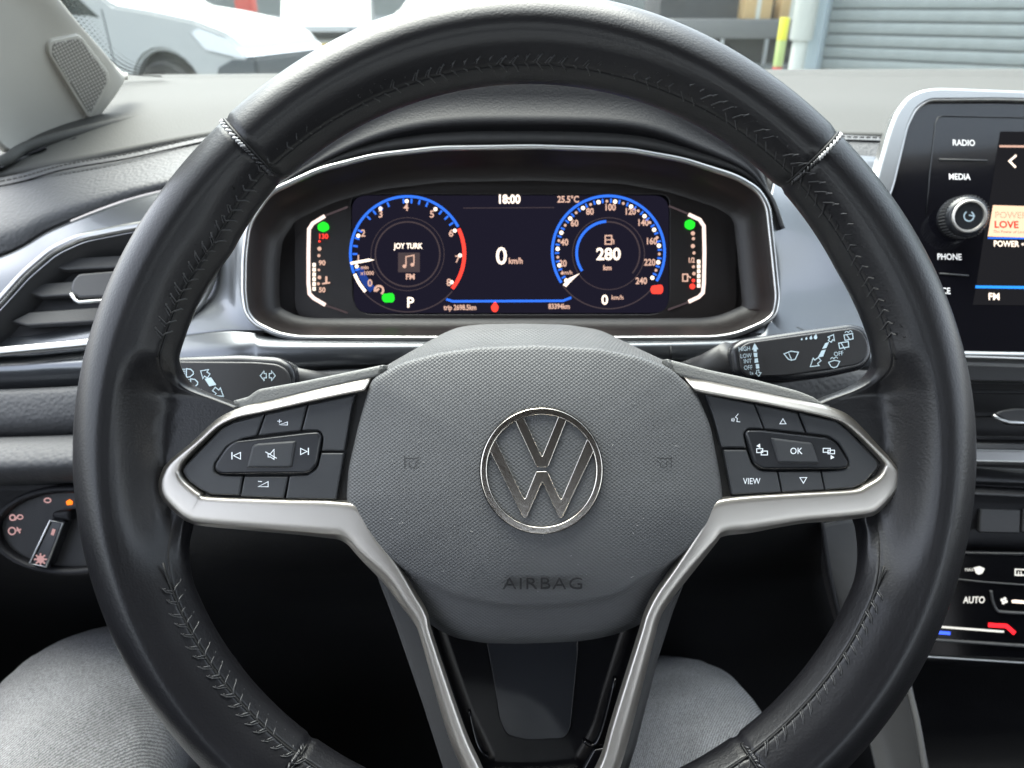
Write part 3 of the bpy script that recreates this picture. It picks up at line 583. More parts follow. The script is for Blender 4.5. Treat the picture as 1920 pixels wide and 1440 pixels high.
# decor panel
patch('decor_panel', [[(-260, 565, .488), (0, 482, .498), (100, 430, .504), (240, 376, .508), (400, 337, .512), (470, 318, .512), (520, 305, .500)],
                      [(-260, 600, .480), (0, 520, .488), (100, 480, .492), (240, 440, .492), (400, 400, .478), (455, 392, .455), (476, 380, .446)],
                      [(-260, 640, .474), (0, 590, .478), (100, 580, .478), (240, 560, .474), (400, 540, .462), (442, 530, .448), (456, 528, .4425)],
                      [(-260, 665, .464), (0, 640, .464), (100, 635, .462), (240, 615, .458), (400, 590, .449), (450, 588, .442), (463, 588, .440)],
                      [(-260, 672, .462), (0, 668, .460), (100, 662, .458), (240, 645, .453), (400, 622, .442), (470, 620, .439), (505, 622, .4385)]], M_decor, da, 8, 6)
patch('decor_panel', [[(1466, 300, .50), (1500, 295, .515), (1580, 290, .52), (1720, 300, .52)],
                      [(1446, 380, .446), (1480, 385, .455), (1570, 400, .48), (1720, 410, .50)],
                      [(1455, 530, .4425), (1475, 535, .450), (1570, 550, .47), (1720, 560, .49)],
                      [(1450, 592, .440), (1475, 596, .443), (1570, 605, .46), (1720, 615, .48)],
                      [(1405, 626, .4385), (1470, 632, .438), (1570, 640, .453), (1720, 650, .47)]], M_decor, da, 8, 6)
patch('decor_lower_strip', [[(-260, 672, .4622), (0, 668, .4602), (100, 662, .4582), (240, 645, .4532), (400, 622, .4422), (470, 622, .4395), (520, 632, .4385), (800, 636, .4385), (1150, 636, .4385), (1400, 630, .4388), (1455, 600, .4405), (1570, 640, .4532), (1720, 650, .4702)],
                      [(-260, 690, .450), (0, 685, .448), (100, 680, .446), (240, 672, .444), (400, 656, .434), (470, 650, .433), (520, 652, .432), (800, 650, .432), (1150, 648, .432), (1400, 646, .434), (1455, 650, .435), (1570, 655, .445), (1720, 665, .46)],
                      [(-260, 712, .451), (0, 708, .449), (100, 702, .447), (240, 697, .445), (400, 690, .436), (470, 686, .435), (520, 684, .434), (800, 678, .434), (1150, 674, .434), (1400, 672, .436), (1455, 675, .437), (1570, 680, .447), (1720, 690, .462)],
                      [(-260, 738, .458), (0, 732, .456), (100, 726, .454), (240, 718, .452), (400, 705, .444), (470, 701, .443), (520, 698, .442), (800, 686, .442), (1150, 678, .442), (1400, 676, .444), (1455, 680, .445), (1570, 690, .455), (1720, 700, .47)]], M_decor, da, 8, 6)
tube('decor_joint', [P(1258, y, d - .0012) for y, d in ((636, .446), (650, .4335), (662, .4325), (676, .4345))], .0008, M_black, da, 5)
patch('lower_pad', [[(-260, 738, .452), (100, 726, .449), (400, 706, .442), (700, 690, .438), (1300, 678, .438), (1690, 698, .46)],
                    [(-260, 748, .444), (100, 736, .441), (400, 716, .436), (700, 698, .433), (1300, 684, .433), (1690, 704, .455)],
                    [(-260, 800, .442), (100, 790, .440), (400, 760, .438), (700, 730, .436), (1300, 712, .436), (1690, 740, .455)],
                    [(-260, 828, .452), (100, 818, .450), (400, 800, .448), (700, 780, .446), (1300, 780, .446), (1690, 800, .462)]], M_dashl, da, 8, 5)
patch('knee_roll', [[(-260, 826, .446), (100, 816, .445), (400, 800, .45), (700, 790, .455)],
                    [(-260, 838, .430), (100, 830, .430), (400, 815, .435), (700, 800, .44)],
                    [(-260, 880, .420), (100, 870, .420), (400, 850, .425), (700, 830, .43)],
                    [(-260, 905, .430), (100, 896, .430), (400, 880, .435), (700, 860, .44)],
                    [(-260, 915, .455), (100, 910, .455), (400, 900, .46), (700, 880, .46)]], M_dashl, da, 8, 5)
patch('knee_panel', [[(-260, 905, .452), (100, 900, .452), (400, 895, .455), (700, 890, .458), (1150, 880, .46), (1540, 880, .47)],
                     [(-260, 1060, .47), (100, 1055, .47), (400, 1050, .475), (700, 1040, .50), (1150, 1020, .52), (1540, 1010, .52)],
                     [(-260, 1200, .54), (100, 1190, .56), (400, 1180, .60), (700, 1160, .64), (1150, 1150, .66), (1560, 1150, .66)],
                     [(-260, 1600, .72), (100, 1600, .75), (400, 1600, .78), (700, 1600, .80), (1150, 1600, .82), (1720, 1600, .82)]], M_foot, da, 8, 5)  # last rows stretched down as a near-black sheet for the footwell's shade
# binnacle hood
A0 = cr([(462, 415), (500, 362), (600, 311), (700, 281), (822, 266), (1000, 263), (1180, 269), (1290, 290), (1395, 322), (1442, 368), (1466, 430)], 6)
NH = len(A0)
def hood_ring(b, a, d, dy=0):
    out = []
    for i, (x, y) in enumerate(A0):
        w = max(0, min(1, (min(i, NH - 1 - i) - 5) / 22)); w = w * w * (3 - 2 * w); a_, b_ = a * w, b * w
        out.append(P(960 + (x - 960) * (1 + a_), 470 + (y - 470) * (1 + b_) + dy, .444 + (d - .444) * (.15 + .85 * w)))
    return out
loft('binnacle_hood', [hood_ring(0, 0, .452), hood_ring(.015, .005, .444), hood_ring(.06, .012, .442), hood_ring(.12, .02, .440), hood_ring(.145, .025, .432), hood_ring(.17, .03, .430), hood_ring(.22, .036, .436), hood_ring(.42, .05, .438), hood_ring(.60, .075, .436), hood_ring(.72, .09, .438), hood_ring(.77, .10, .448), hood_ring(.79, .11, .48), hood_ring(.76, .16, .58), hood_ring(.70, .20, .66)], M_hood, da, closed_u=False, solid=.0012)
loft('binnacle_trim', [hood_ring(-.03, -.004, .4495), hood_ring(0, 0, .442), hood_ring(.03, .005, .4405), hood_ring(.055, .008, .4405), hood_ring(.06, .01, .446)], M_greypl, da, closed_u=False, solid=.002)

# ------------------------------------------------------------------ INSTRUMENT CLUSTER
cl = thing('instrument_cluster', 'lit digital instrument cluster with two round dials inside a silver edged recess', 'instrument display', P(960, 630, .44))
fr = [(458, 480), (466, 420), (505, 361), (600, 318), (700, 292), (822, 278), (1000, 275), (1180, 281), (1280, 299), (1382, 332), (1422, 357), (1440, 388), (1450, 480), (1458, 560), (1452, 590), (1432, 606), (1382, 627), (1340, 634), (1156, 635), (808, 635), (560, 634), (520, 627), (478, 606), (462, 585), (457, 550)]
frc = rnd(fr, 22, 6)
CPL = Plane(960, 460, .437)
cc = (955, 455)
def ringpx(loop, s, pl=None, off=0): # move the loop inward by s px
    out = []; n = len(loop)
    for i in range(n):
        a, b = Vector(loop[i - 1]), Vector(loop[(i + 1) % n]); t = (b - a).normalized(); nn = Vector((-t.y, t.x)); out.append(tuple(Vector(loop[i]) + nn * s))
    return out
tube('silver_surround', [CPL.at(*p, .0) for p in frc], .0018, M_silver2, cl, 12, closed=True, flat=.8)
inn = ringpx(frc, 5)
walls = [[CPL.at(*p, -.0002) for p in ringpx(frc, 2)], [CPL.at(*p, -.003) for p in ringpx(frc, 8)], [CPL.at(*p, -.010) for p in ringpx(frc, 16)], [CPL.at(*p, -.021) for p in ringpx(frc, 30)], [CPL.at(*p, -.0225) for p in ringpx(frc, 44)]]
loft('recess_wall', walls, M_clus, cl)
DP = Plane(960, 475, .4655)
plate('display_glass', rnd([(480, 300, 60), (1440, 300, 60), (1450, 640, 60), (470, 640, 60)], 50), DP, -.0066, .004, .0005, M_clus, cl)
scr = plate('display', rnd([(650, 358, 20), (1262, 358, 20), (1262, 592, 40), (655, 592, 40)], 30), DP, -.004, .003, .0004, M_scr, cl)
plate('display_frame', [rnd([(560, 335, 50), (1360, 335, 50), (1385, 400, 30), (1385, 590, 30), (1330, 622, 30), (600, 622, 30), (548, 590, 30), (548, 400, 30)], 30), rnd([(655, 362, 20), (1258, 362, 20), (1258, 588, 40), (660, 588, 40)], 30)[::-1]], DP, -.0035, .002, .0006, M_clus, cl)
strokes('display_background', [('f', rnd([(657, 364), (1256, 364), (1256, 586), (662, 586)], 30))], DP, E_pan, scr, -.0033)
ZB = -.0030
def dp(nm, items, m, z=ZB, par=None): return strokes(nm, items, DP, m, par or scr, z)
LC, RC = (763, 474), (1142, 471)
# left dial
dp('dial_ring', [('s', arc(*LC, 108, 200, 28, 40), 5)], E_blue); dp('dial_ring', [('s', arc(*LC, 107, 26, -38, 24), 7)], E_red)
dp('dial_ring', [('s', arc(*LC, 107, 201, 222, 12), 6)], E_white); dp('dial_ring', [('s', arc(*LC, 110, 222, 320, 30), 2)], E_grey)
dp('inner_ring', [('s', arc(763, 475, 61, 0, 360, 48), 2.6)], E_grey); dp('inner_ring', [('s', arc(763, 475, 69, 0, 360, 48), 1.2)], E_grey)
dp('dial_glow', [('f', arc(*LC, 102, 196, 226, 10) + arc(*LC, 88, 226, 196, 10))], E_blued, ZB - .0001)
for k in range(33):
    a = 222 + 10 - k * 8.6
    if 28 < a < 200 or a > 200:
        if k % 5 == 0: continue
        if a < 200: dp('tick', [('s', [(LC[0] + 95 * math.cos(R(a)), LC[1] - 95 * math.sin(R(a))), (LC[0] + 104 * math.cos(R(a)), LC[1] - 104 * math.sin(R(a)))], 3.6)], E_blue)
for a in (194, 160, 121, 91, 58, 26, -2, -33): 
    x, y = LC[0] + 99 * math.cos(R(a)), LC[1] - 99 * math.sin(R(a)); dp('tick', [('f', arc(x, y, 3.8, 0, 330, 10))], E_white)
for s, x, y in (('0', 692, 530), ('1', 670, 484), ('2', 679, 436), ('3', 712, 400), ('4', 760, 387), ('5', 809, 400), ('6', 845, 436), ('7', 857, 485), ('8', 841, 529)): text(s, x, y, 13, DP, E_dim if s not in '0' else E_dim, scr, ZB, bold=.03)
text('min', 682, 500, 7, DP, E_dim, scr, ZB, bold=.03); text('x1000', 687, 511, 7, DP, E_dim, scr, ZB, bold=.03)
dp('needle', [('f', [(655, 490), (690, 483.5), (701, 486), (690, 489), (656, 495)])], E_white, ZB + .0003)
text('JOY TURK', 764, 460, 10, DP, E_white, scr, ZB, sx=.82, bold=.04)
dp('music_tile', [('f', [(745, 472), (786, 472), (786, 509), (745, 509)])], E_grey); dp('music_note', [('s', [(760, 497), (760, 480), (775, 477), (775, 494)], 2.2), ('f', arc(757, 498, 3.6, 0, 330, 10)), ('f', arc(772, 495, 3.6, 0, 330, 10))], E_dim, ZB + .0002)
text('FM', 768, 518, 10, DP, E_dim, scr, ZB, bold=.05); text('P', 768, 567, 19, DP, E_white, scr, ZB, bold=.03)
dp('auto_hold_symbol', [('s', arc(709, 543, 8, 200, -60, 14), 4), ('s', [(703, 545), (709, 540)], 4)], E_dim)
plate('green_symbol', rnd([(716, 550), (736, 548), (739, 558), (736, 566), (718, 566), (714, 558)], 5), DP, -.0028, .0004, .0001, E_green, scr)
# right dial
dp('dial_ring', [('s', arc(*RC, 106, 213, -31, 56), 5)], E_blue); dp('dial_ring', [('s', arc(*RC, 107, 216, 325, 30), 2)], E_grey)
dp('inner_ring', [('s', arc(1142, 473, 60, 94, 214, 30), 5)], E_blue); dp('inner_ring', [('s', arc(1142, 473, 59, 94, -40, 30), 2.6)], E_grey); dp('inner_ring', [('s', arc(1142, 474, 68, 0, 360, 48), 1.4)], E_grey)
for k in range(53):
    a = 214 - k * 4.7
    if a < -32: break
    x0, y0 = RC[0] + 96 * math.cos(R(a)), RC[1] - 96 * math.sin(R(a))
    if k % 4 == 0: dp('tick', [('f', arc(x0, y0, 4, 0, 330, 10))], E_white)
    elif k % 2 == 0: dp('tick', [('f', arc(x0, y0, 2.8, 0, 330, 8))], E_dim)
    else: dp('tick', [('s', [(RC[0] + 93 * math.cos(R(a)), RC[1] - 93 * math.sin(R(a))), (RC[0] + 101 * math.cos(R(a)), RC[1] - 101 * math.sin(R(a)))], 3.4)], E_blue)
for s, x, y in (('20', 1056, 493), ('40', 1059, 453), ('60', 1078, 417), ('80', 1107, 395), ('100', 1145, 387), ('120', 1183, 395), ('140', 1207, 416), ('160', 1223, 451), ('220', 1220, 491), ('240', 1204, 526)): text(s, x, y, 12, DP, E_dim, scr, ZB, sx=.85, bold=.04)
text('km/h', 1064, 510, 7, DP, E_dim, scr, ZB, bold=.03)
dp('needle', [('f', [(1056, 533), (1068, 520), (1088, 511), (1074, 524), (1062, 537)])], E_white, ZB + .0003)
dp('fuel_symbol', [('s', [(1136, 440), (1148, 440), (1148, 456), (1136, 456)], 2.4, True), ('s', [(1137, 448), (1147, 448)], 2), ('s', [(1149, 446), (1152, 449), (1152, 456)], 2)], E_dim)
text('280', 1142, 476, 22, DP, E_white, scr, ZB, bold=.04, sx=.98); text('km', 1140, 501, 9, DP, E_dim, scr, ZB, bold=.05)
text('0', 1135, 562, 18, DP, E_white, scr, ZB, bold=.03); text('km/h', 1159, 557, 8, DP, E_dim, scr, ZB, bold=.03)
plate('red_symbol', rnd([(1223, 535), (1243, 532), (1246, 541), (1243, 550), (1224, 550), (1221, 542)], 5), DP, -.0028, .0004, .0001, E_red, scr)
# centre
text('18:00', 954, 372, 16, DP, E_white, scr, ZB, sx=.86, bold=.05); text('25.5°C', 1066, 372, 12, DP, E_dim, scr, ZB, sx=.85, bold=.04)
dp('rule_line', [('s', [(868, 388), (1040, 387)], 1.4)], E_grey)
text('0', 940, 480, 32, DP, E_white, scr, ZB, bold=.02, sx=.95); text('km/h', 967, 488, 11, DP, E_dim, scr, ZB, bold=.04, sx=.85)
dp('rule_line', [('s', [(836, 560), (848, 564), (1056, 563), (1072, 557)], 4.5)], E_blue)
text('trip 2698.5km', 862, 576, 9.5, DP, E_dim, scr, ZB, bold=.04, sx=.8); text('83394km', 1049, 574, 9.5, DP, E_dim, scr, ZB, bold=.04, sx=.8)
plate('red_symbol', rnd([(928, 564), (935, 574), (933, 582), (928, 585), (922, 582), (920, 574)], 3), DP, -.0028, .0004, .0001, E_red, scr)
# side gauges
gl = dp('gauge_bar', [('s', rnd([(608, 403), (580, 424), (577, 430), (577, 548), (581, 556), (608, 572)], 5)[6:-6] if False else [(607, 403), (584, 417), (577, 428), (576, 470), (576, 530), (578, 550), (586, 558), (608, 571)], 7)], E_bar, -.0028)
dp('gauge_bar', [('s', [(1293, 400), (1314, 410), (1322, 422), (1323, 470), (1322, 530), (1320, 548), (1312, 556), (1293, 565)], 7)], E_bar, -.0028)
for pts in ([(609, 402), (650, 386)], [(610, 572), (650, 586)], [(1292, 399), (1256, 384)], [(1292, 566), (1254, 580)]): dp('gauge_tail', [('s', pts, 4)], E_grey, -.0028)
plate('green_symbol', rnd([(593, 420), (604, 413), (614, 418), (616, 428), (605, 434), (594, 430)], 4), DP, -.0024, .0005, .0001, E_green, scr)
plate('green_symbol', rnd([(1286, 413), (1296, 409), (1306, 416), (1304, 426), (1294, 430), (1285, 424)], 4), DP, -.0024, .0005, .0001, E_green, scr)
text('130', 604, 442, 9, DP, E_red, scr, -.0025, bold=.05)
for x, y, r_, m in ((597, 451, 2.4, E_red), (597, 465, 4, E_dim), (596, 478, 3, E_dim), (596, 505, 2.5, E_dim), (597, 519, 3.6, E_dim), (595, 531, 3, E_dim), (1301, 436, 4, E_dim), (1302, 446, 3, E_dim), (1301, 460, 4, E_dim), (1303, 473, 3, E_dim), (1302, 499, 3, E_dim), (1303, 512, 3.4, E_dim), (1302, 525, 3.4, E_red), (1300, 536, 5.5, E_red)): dp('gauge_mark', [('f', arc(x, y, r_, 0, 330, 10))], m, -.0025)
text('90', 602, 492, 9, DP, E_dim, scr, -.0025, bold=.05); text('50', 602, 543, 9, DP, E_dim, scr, -.0025, bold=.05); text('1/2', 1298, 487, 9, DP, E_dim, scr, -.0025, bold=.05, sx=.8)
dp('temperature_symbol', [('s', [(610, 517), (610, 530)], 4), ('s', [(602, 531), (617, 529)], 3)], E_dim, -.0025)
dp('fuel_symbol', [('s', [(1282, 513), (1291, 513), (1291, 526), (1282, 526)], 2.4, True), ('s', [(1292, 516), (1297, 520)], 2.4)], E_dim, -.0025)
for k in range(6):
    dp('gauge_segment', [('s', [(587, 492 + k * 9), (587, 499 + k * 9)], 6)], E_white, -.0024); dp('gauge_segment', [('s', [(1312, 486 + k * 9), (1312, 493 + k * 9)], 6)], E_white, -.0024)

# ------------------------------------------------------------------ LEFT VENT
G_v = 'air vents in the dashboard'
lv = thing('air_vent', 'left silver framed air vent with dark slats beside the wheel rim', 'air vent', P(150, 640, .47), G_v)
VP = Plane(200, 540, .4595, .0, .30)
vd = lambda y: .4595 + (540 - y) / 220 * .023
vl = [(-120, 690), (-60, 632), (0, 573), (50, 517), (103, 472), (155, 448), (245, 430), (330, 417), (400, 412), (416, 425), (410, 480), (396, 535), (370, 580), (330, 612), (280, 632), (150, 648), (0, 662), (-80, 668)]
vr = rnd(vl, 18, 5)
tube('vent_frame', [VP.at(*p, .002) for p in vr], .0031, M_silver2, lv, 10, closed=True, flat=.9)
loft('vent_duct', [[VP.at(*p, -.001) for p in ringpx(vr, 5)], [VP.at(*p, -.006) for p in ringpx(vr, 16)], [VP.at(*p, -.016) for p in ringpx(vr, 24)]], M_vent, lv)
plate('vent_back', ringpx(vr, 3), VP, -.0145, .003, 0, M_black, lv)
for (x0, y0, x1, y1, yt) in ((92, 497, 430, 490, 16), (48, 548, 415, 535, 20), (20, 602, 400, 588, 20)):
    plate('vent_slat', [(x0, y0), (x0 + 36, y0 - yt * .9), (x1, y1 - yt - 6), (x1 - 10, y1 + 3), (x0 + 30, y0 + 8)], Plane(200, y0, vd(y0) + .006, 0, .55), 0, .004, .0012, M_vent, lv)
tb = plate('vent_tab', rnd([(138, 528), (150, 515), (260, 506), (260, 556), (148, 562), (134, 548)], 6), Plane(200, 540, .4505, 0, .35), .002, .006, .0018, M_darkpl, lv)
tube('tab_chrome_edge', [P(*p, .4455) for p in ((133, 550), (140, 562), (148, 567), (240, 561))], .0011, M_silver2, lv, 8)

# ------------------------------------------------------------------ LIGHT SWITCH
LS = Plane(140, 990, .452, .05, .0)
ls = thing('light_switch', 'round black headlamp switch with angled knob left of the wheel', 'light switch', LS.o)
def el(c, rx, ry, n=48): return [(c[0] + rx * math.cos(k / n * math.tau), c[1] + ry * math.sin(k / n * math.tau)) for k in range(n)]
plate('switch_surround', [el((142, 990), 142, 84), el((142, 990), 131, 69)[::-1]], LS, .010, .010, .003, M_hood, ls, res=3)
f = plate('switch_dial', el((142, 990), 133, 71), LS, .004, .004, .0008, M_piano if False else M_vent, ls)
kn = plate('switch_knob', rnd([(117, 966), (144, 971), (111, 1056), (78, 1048)], 5), LS, .013, .010, .002, M_rocker, ls, res=3)
plate('knob_collar', rnd([(115, 955, 8), (150, 950, 8), (150, 972), (116, 968)], 5), LS, .011, .008, .002, M_hood, ls)
tube('knob_edge', [LS.at(*p, .0133) for p in ((118, 968), (141, 973), (110, 1053), (80, 1046))], .0007, M_silver2, ls, 6, closed=True)
strokes('headlamp_symbol', [('f', arc(100, 1039, 7, 0, 345, 16)), ] + [('s', [(100 + 7 * math.cos(R(k * 45)), 1039 + 7 * math.sin(R(k * 45))), (100 + 12 * math.cos(R(k * 45)), 1039 + 11 * math.sin(R(k * 45)))], 3) for k in range(8)], LS, E_pink, kn, .0133)
strokes('marker_line', [('s', [(125, 984), (121, 995)], 6)], LS, E_pink, kn, .0133)
strokes('zero_symbol', [('s', arc(97, 936, 6, 0, 360, 16, 4), 2.6, True)], LS, E_pink, f, .0044)
strokes('auto_symbol', [('f', [(131, 938), (138, 934), (144, 938), (143, 944), (133, 945)])], LS, E_orange, f, .0044)
strokes('fog_lamp_symbol', [('s', arc(32, 968, 5, 0, 360, 12), 3, True), ('s', arc(46, 967, 5, 0, 360, 12, 4), 2.4, True), ('s', [(36, 973), (44, 963)], 3)], LS, E_pink, f, .0044)
strokes('rear_fog_symbol', [('s', arc(31, 993, 6.5, 0, 360, 14), 2.6, True), ('s', [(40, 986), (46, 997)], 3), ('s', [(39, 992), (48, 990)], 3)], LS, E_pink, f, .0044)

# ------------------------------------------------------------------ INFOTAINMENT
IP = Plane(1800, 400, .485, -.12, .10)
it = thing('infotainment_unit', 'silver framed black touchscreen with RADIO and MEDIA keys right of the wheel', 'touchscreen', P(1800, 660, .48))
of = [(1664, 250), (1678, 211), (1700, 180), (1728, 166), (1761, 162), (1920, 168), (2300, 180), (2300, 690), (1640, 668), (1600, 640), (1578, 600), (1585, 560), (1647, 311)]
fi = [(1680, 344), (1706, 236), (1721, 205), (1744, 190), (1870, 189), (2280, 200), (2280, 665), (1690, 655), (1640, 640), (1604, 600), (1606, 560)]
plate('silver_frame', [rnd(of, 14), rnd(fi, 10)[::-1]], IP, .0, .016, .0026, M_silver2, it, res=3)
g = plate('screen_panel', rnd([(1665, 330), (1700, 236), (1716, 204), (1744, 186), (2290, 190), (2290, 672), (1690, 660), (1590, 600), (1600, 560)], 10), IP, -.003, .008, .0012, M_scr, it)
zi = -.0027
tube('key_field_edge', [IP.at(*p, -.0026) for p in [(1740, 400), (1746, 330), (1757, 228), (1762, 217), (1772, 214), (1925, 217)]], .0004, M_rocker, it, 6)
tube('key_divider', [IP.at(*p, -.0026) for p in [(1765, 296), (1855, 298)]], .0006, M_greypl, it, 6)
tube('key_divider', [IP.at(*p, -.0026) for p in [(1765, 511), (1820, 515)]], .0006, M_greypl, it, 6)
M_keyt = mat('key_lettering', (.55, .55, .55), .6, emit=((.8, .8, .8), .12))
for s, x, y in (('RADIO', 1811, 265), ('MEDIA', 1803, 329), ('PHONE', 1784, 480), ('VOICE', 1766, 544)): text(s, x, y, 12.5, IP, M_keyt, g, zi, sx=.78, bold=.02, ang=-1, shear=-.06)
KM = Plane(1803, 408, .478, -.14, -.14)
kx = disc_loft('volume_knob', [(.0001, .0098), (.0086, .0098), (.0090, .0103), (.0104, .0108), (.0116, .0104), (.0124, .0092), (.0134, .0078), (.0138, .006), (.0140, .001), (.0142, -.004)], M_rocker, it, KM.M)
disc_loft('knob_ring', [(.0088, .0101), (.0092, .0110), (.0102, .0113), (.0108, .0107)], M_silver, kx, KM.M)
for k in range(40):
    a = k / 40 * math.tau; v = KM.M @ Vector((.0138 * math.cos(a), .0138 * math.sin(a), .0035)); 
    bar('knurl_rib', v - KM.n * .004, v + KM.n * .004, .0009, .0009, M_greypl, kx, 0)
strokes('power_symbol', [('s', arc(1803, 408, 9, 60, -240, 18), 2.4), ('s', [(1803, 406), (1814, 408)], 2.4)], KM, M_bluew, kx, .0100)
strokes('screen_area', [('f', [(1880, 243), (2290, 246), (2290, 575), (1828, 570), (1835, 530)])], IP, E_panr, g, -.0028)
strokes('screen_line', [('s', [(1878, 271), (2290, 275)], 4)], IP, E_dim, g, zi); strokes('back_arrow', [('s', [(1910, 288), (1897, 299), (1909, 311)], 4)], IP, E_white, g, zi)
strokes('logo_card', [('f', [(1866, 382), (1960, 385), (1958, 444), (1856, 441)])], IP, E_peach, g, zi)
text('POWER', 1869, 401, 13, IP, E_ink, g, zi + .0001, sx=.95, align='LEFT', ang=-1); text('LOVE', 1868, 419, 14, IP, E_redl, g, zi + .0001, sx=.95, align='LEFT', bold=.04, ang=-1); text('The Power of Love', 1866, 432, 5.5, IP, E_ink, g, zi + .0001, align='LEFT', ang=-1)
text('POWER', 1869, 401, 13, IP, E_peach, g, zi + .00015, sx=.95, align='LEFT', ang=-1, bold=-.035)
strokes('screen_line', [('s', [(1856, 444), (2290, 449)], 3)], IP, E_blue, g, zi + .0001); text('POWER ◂', 1867, 455, 12, IP, E_white, g, zi, sx=.8, align='LEFT', bold=.03, ang=-1)
strokes('screen_line', [('s', [(1833, 536), (2290, 542)], 5)], IP, E_cyan, g, zi); text('FM', 1868, 555, 14, IP, E_white, g, zi, sx=.9, bold=.03, ang=-1)

# centre vent below the screen
cv = thing('air_vent', 'wide centre air vent under the touchscreen with a chrome slider', 'air vent', P(1900, 860, .50), G_v)
VC = Plane(1880, 760, .500, -.08, .05)
plate('vent_frame', [rnd([(1605, 700), (1640, 682), (1700, 664), (1816, 666), (2300, 684), (2300, 880), (1816, 870), (1700, 860), (1625, 740)], 8), rnd([(1632, 715), (1700, 700), (1820, 716), (2280, 724), (2280, 845), (1830, 838), (1700, 830), (1645, 745)], 8)[::-1]], VC, .004, .016, .003, M_silver2, cv, res=3)
plate('vent_surround', [rnd([(1628, 690), (1700, 684), (1820, 686), (2290, 700), (2290, 850), (1700, 840)], 6), rnd([(1650, 720), (1700, 708), (1820, 714), (2280, 724), (2280, 838), (1700, 828)], 6)[::-1]], VC, .0045, .012, .001, M_greypl, cv)
plate('vent_back', [(1620, 690), (2290, 690), (2290, 850), (1640, 850)], VC, -.018, .003, 0, M_black, cv)
for y in (734, 778, 822): plate('vent_slat', [(1640, y - 8), (2285, y), (2285, y + 7), (1640, y)], Plane(1880, y, .503, -.08, .5), 0, .003, .001, M_darkpl, cv)
plate('vent_tab', rnd([(1862, 777), (1872, 771, 6), (1900, 766), (2010, 770), (2010, 800), (1892, 796, 6)], 5), Plane(1900, 780, .490, -.08, .3), .002, .006, .0015, M_darkpl, cv)
tube('tab_chrome_edge', [P(*p, .486) for p in ((1862, 779), (1875, 787), (1892, 792), (2010, 797))], .0012, M_silver2, cv, 8)

# centre stack below
cs = thing('centre_console', 'black centre console with switch row and dark storage tray', 'centre console', P(1900, 1440, .55))
patch('console_upper', [[(1560, 870, .515), (1750, 872, .512), (2000, 882, .512), (2300, 890, .52)], [(1560, 895, .505), (1750, 898, .503), (2000, 908, .503), (2300, 916, .51)], [(1560, 905, .515), (1750, 907, .513), (2000, 917, .513), (2300, 925, .52)], [(1560, 920, .498), (1750, 921, .497), (2000, 932, .497), (2300, 940, .50)], [(1560, 940, .505), (1750, 942, .503), (2000, 952, .503), (2300, 960, .51)], [(1570, 1040, .515), (1750, 1030, .513), (2000, 1040, .513), (2300, 1050, .52)]], M_darkpl, cs, 6, 5)
for x in (1640, 1738, 1836, 1916): plate('console_switch', rnd([(x, 953), (x + 76, 956), (x + 74, 1000), (x - 2, 998)], 4), Plane(1850, 980, .5025), .0012, .004, .001, M_vent, cs)
patch('console_side', [[(1540, 985, .50), (1580, 975, .50), (1680, 960, .50)], [(1556, 1080, .50), (1600, 1080, .495), (1690, 1080, .49)], [(1580, 1180, .50), (1620, 1200, .49), (1700, 1220, .48)], [(1610, 1300, .49), (1640, 1310, .485), (1706, 1290, .47)], [(1650, 1480, .47), (1690, 1480, .465), (1740, 1470, .45)]], M_greypl, cs, 5, 6)
tube('console_side_edge', [P(*p) for p in cr([(1541, 980, .499), (1556, 1080, .499), (1580, 1180, .499), (1604, 1290, .49)], 5)], .0018, M_hood, cs, 8)
tube('console_rail', [P(*p) for p in cr([(1690, 1240, .47), (1706, 1300, .462), (1722, 1370, .452), (1738, 1470, .44)], 5)], .0022, M_greypl, cs, 8)
patch('storage_tray', [[(1690, 1240, .53), (1900, 1240, .53), (2300, 1250, .53)], [(1700, 1340, .56), (1900, 1340, .56), (2300, 1340, .56)], [(1720, 1500, .50), (1900, 1500, .50), (2300, 1500, .50)]], M_carpet, cs)
cp = thing('climate_panel', 'glossy black climate panel lettered MAX and AUTO with red and blue heat lines', 'climate control', P(1880, 1200, .50))
KP = Plane(1850, 1130, .498, -.06, -.12)
g = plate('climate_glass', rnd([(1700, 1035), (2300, 1050), (2300, 1250), (1600, 1225), (1640, 1120)], 6), KP, 0, .008, .0012, M_piano, cp)
M_keyw = mat('climate_print', (.62, .60, .56), .6, emit=((.9, .85, .75), .12))
tube('panel_ridge', [KP.at(*p, .0004) for p in [(1790, 1085), (1845, 1091), (1930, 1097), (2300, 1106)]], .0006, M_greypl, cp, 6); tube('panel_ridge', [KP.at(*p, .0004) for p in [(1700, 1034), (2300, 1044)]], .0005, M_greypl, cp, 6)
tube('panel_ridge', [KP.at(*p, .0006) for p in [(1640, 1170), (1753, 1199), (1930, 1211), (2300, 1224)]], .0012, M_greypl, cp, 6)
tube('panel_ridge', [KP.at(*p, .0004) for p in [(1640, 1225), (1740, 1231), (1930, 1243), (2300, 1260)]], .0008, M_silver2, cp, 6)
tube('fan_bezel', [KP.at(*p, .0004) for p in cr([(1857, 1107), (1860, 1125), (1868, 1143), (1880, 1147), (1935, 1150)], 4)], .0011, M_greypl, cp, 6)
text('MAX', 1817, 1068, 6.5, KP, M_keyw, g, .0004, sx=.85); text('AUTO', 1826, 1125, 13, KP, M_keyw, g, .0004, sx=.78, bold=.03)
strokes('defrost_symbol', [('f', [(1825, 1064), (1836, 1061), (1846, 1066), (1841, 1075), (1834, 1077), (1829, 1074)])], KP, M_keyw, g, .0004)
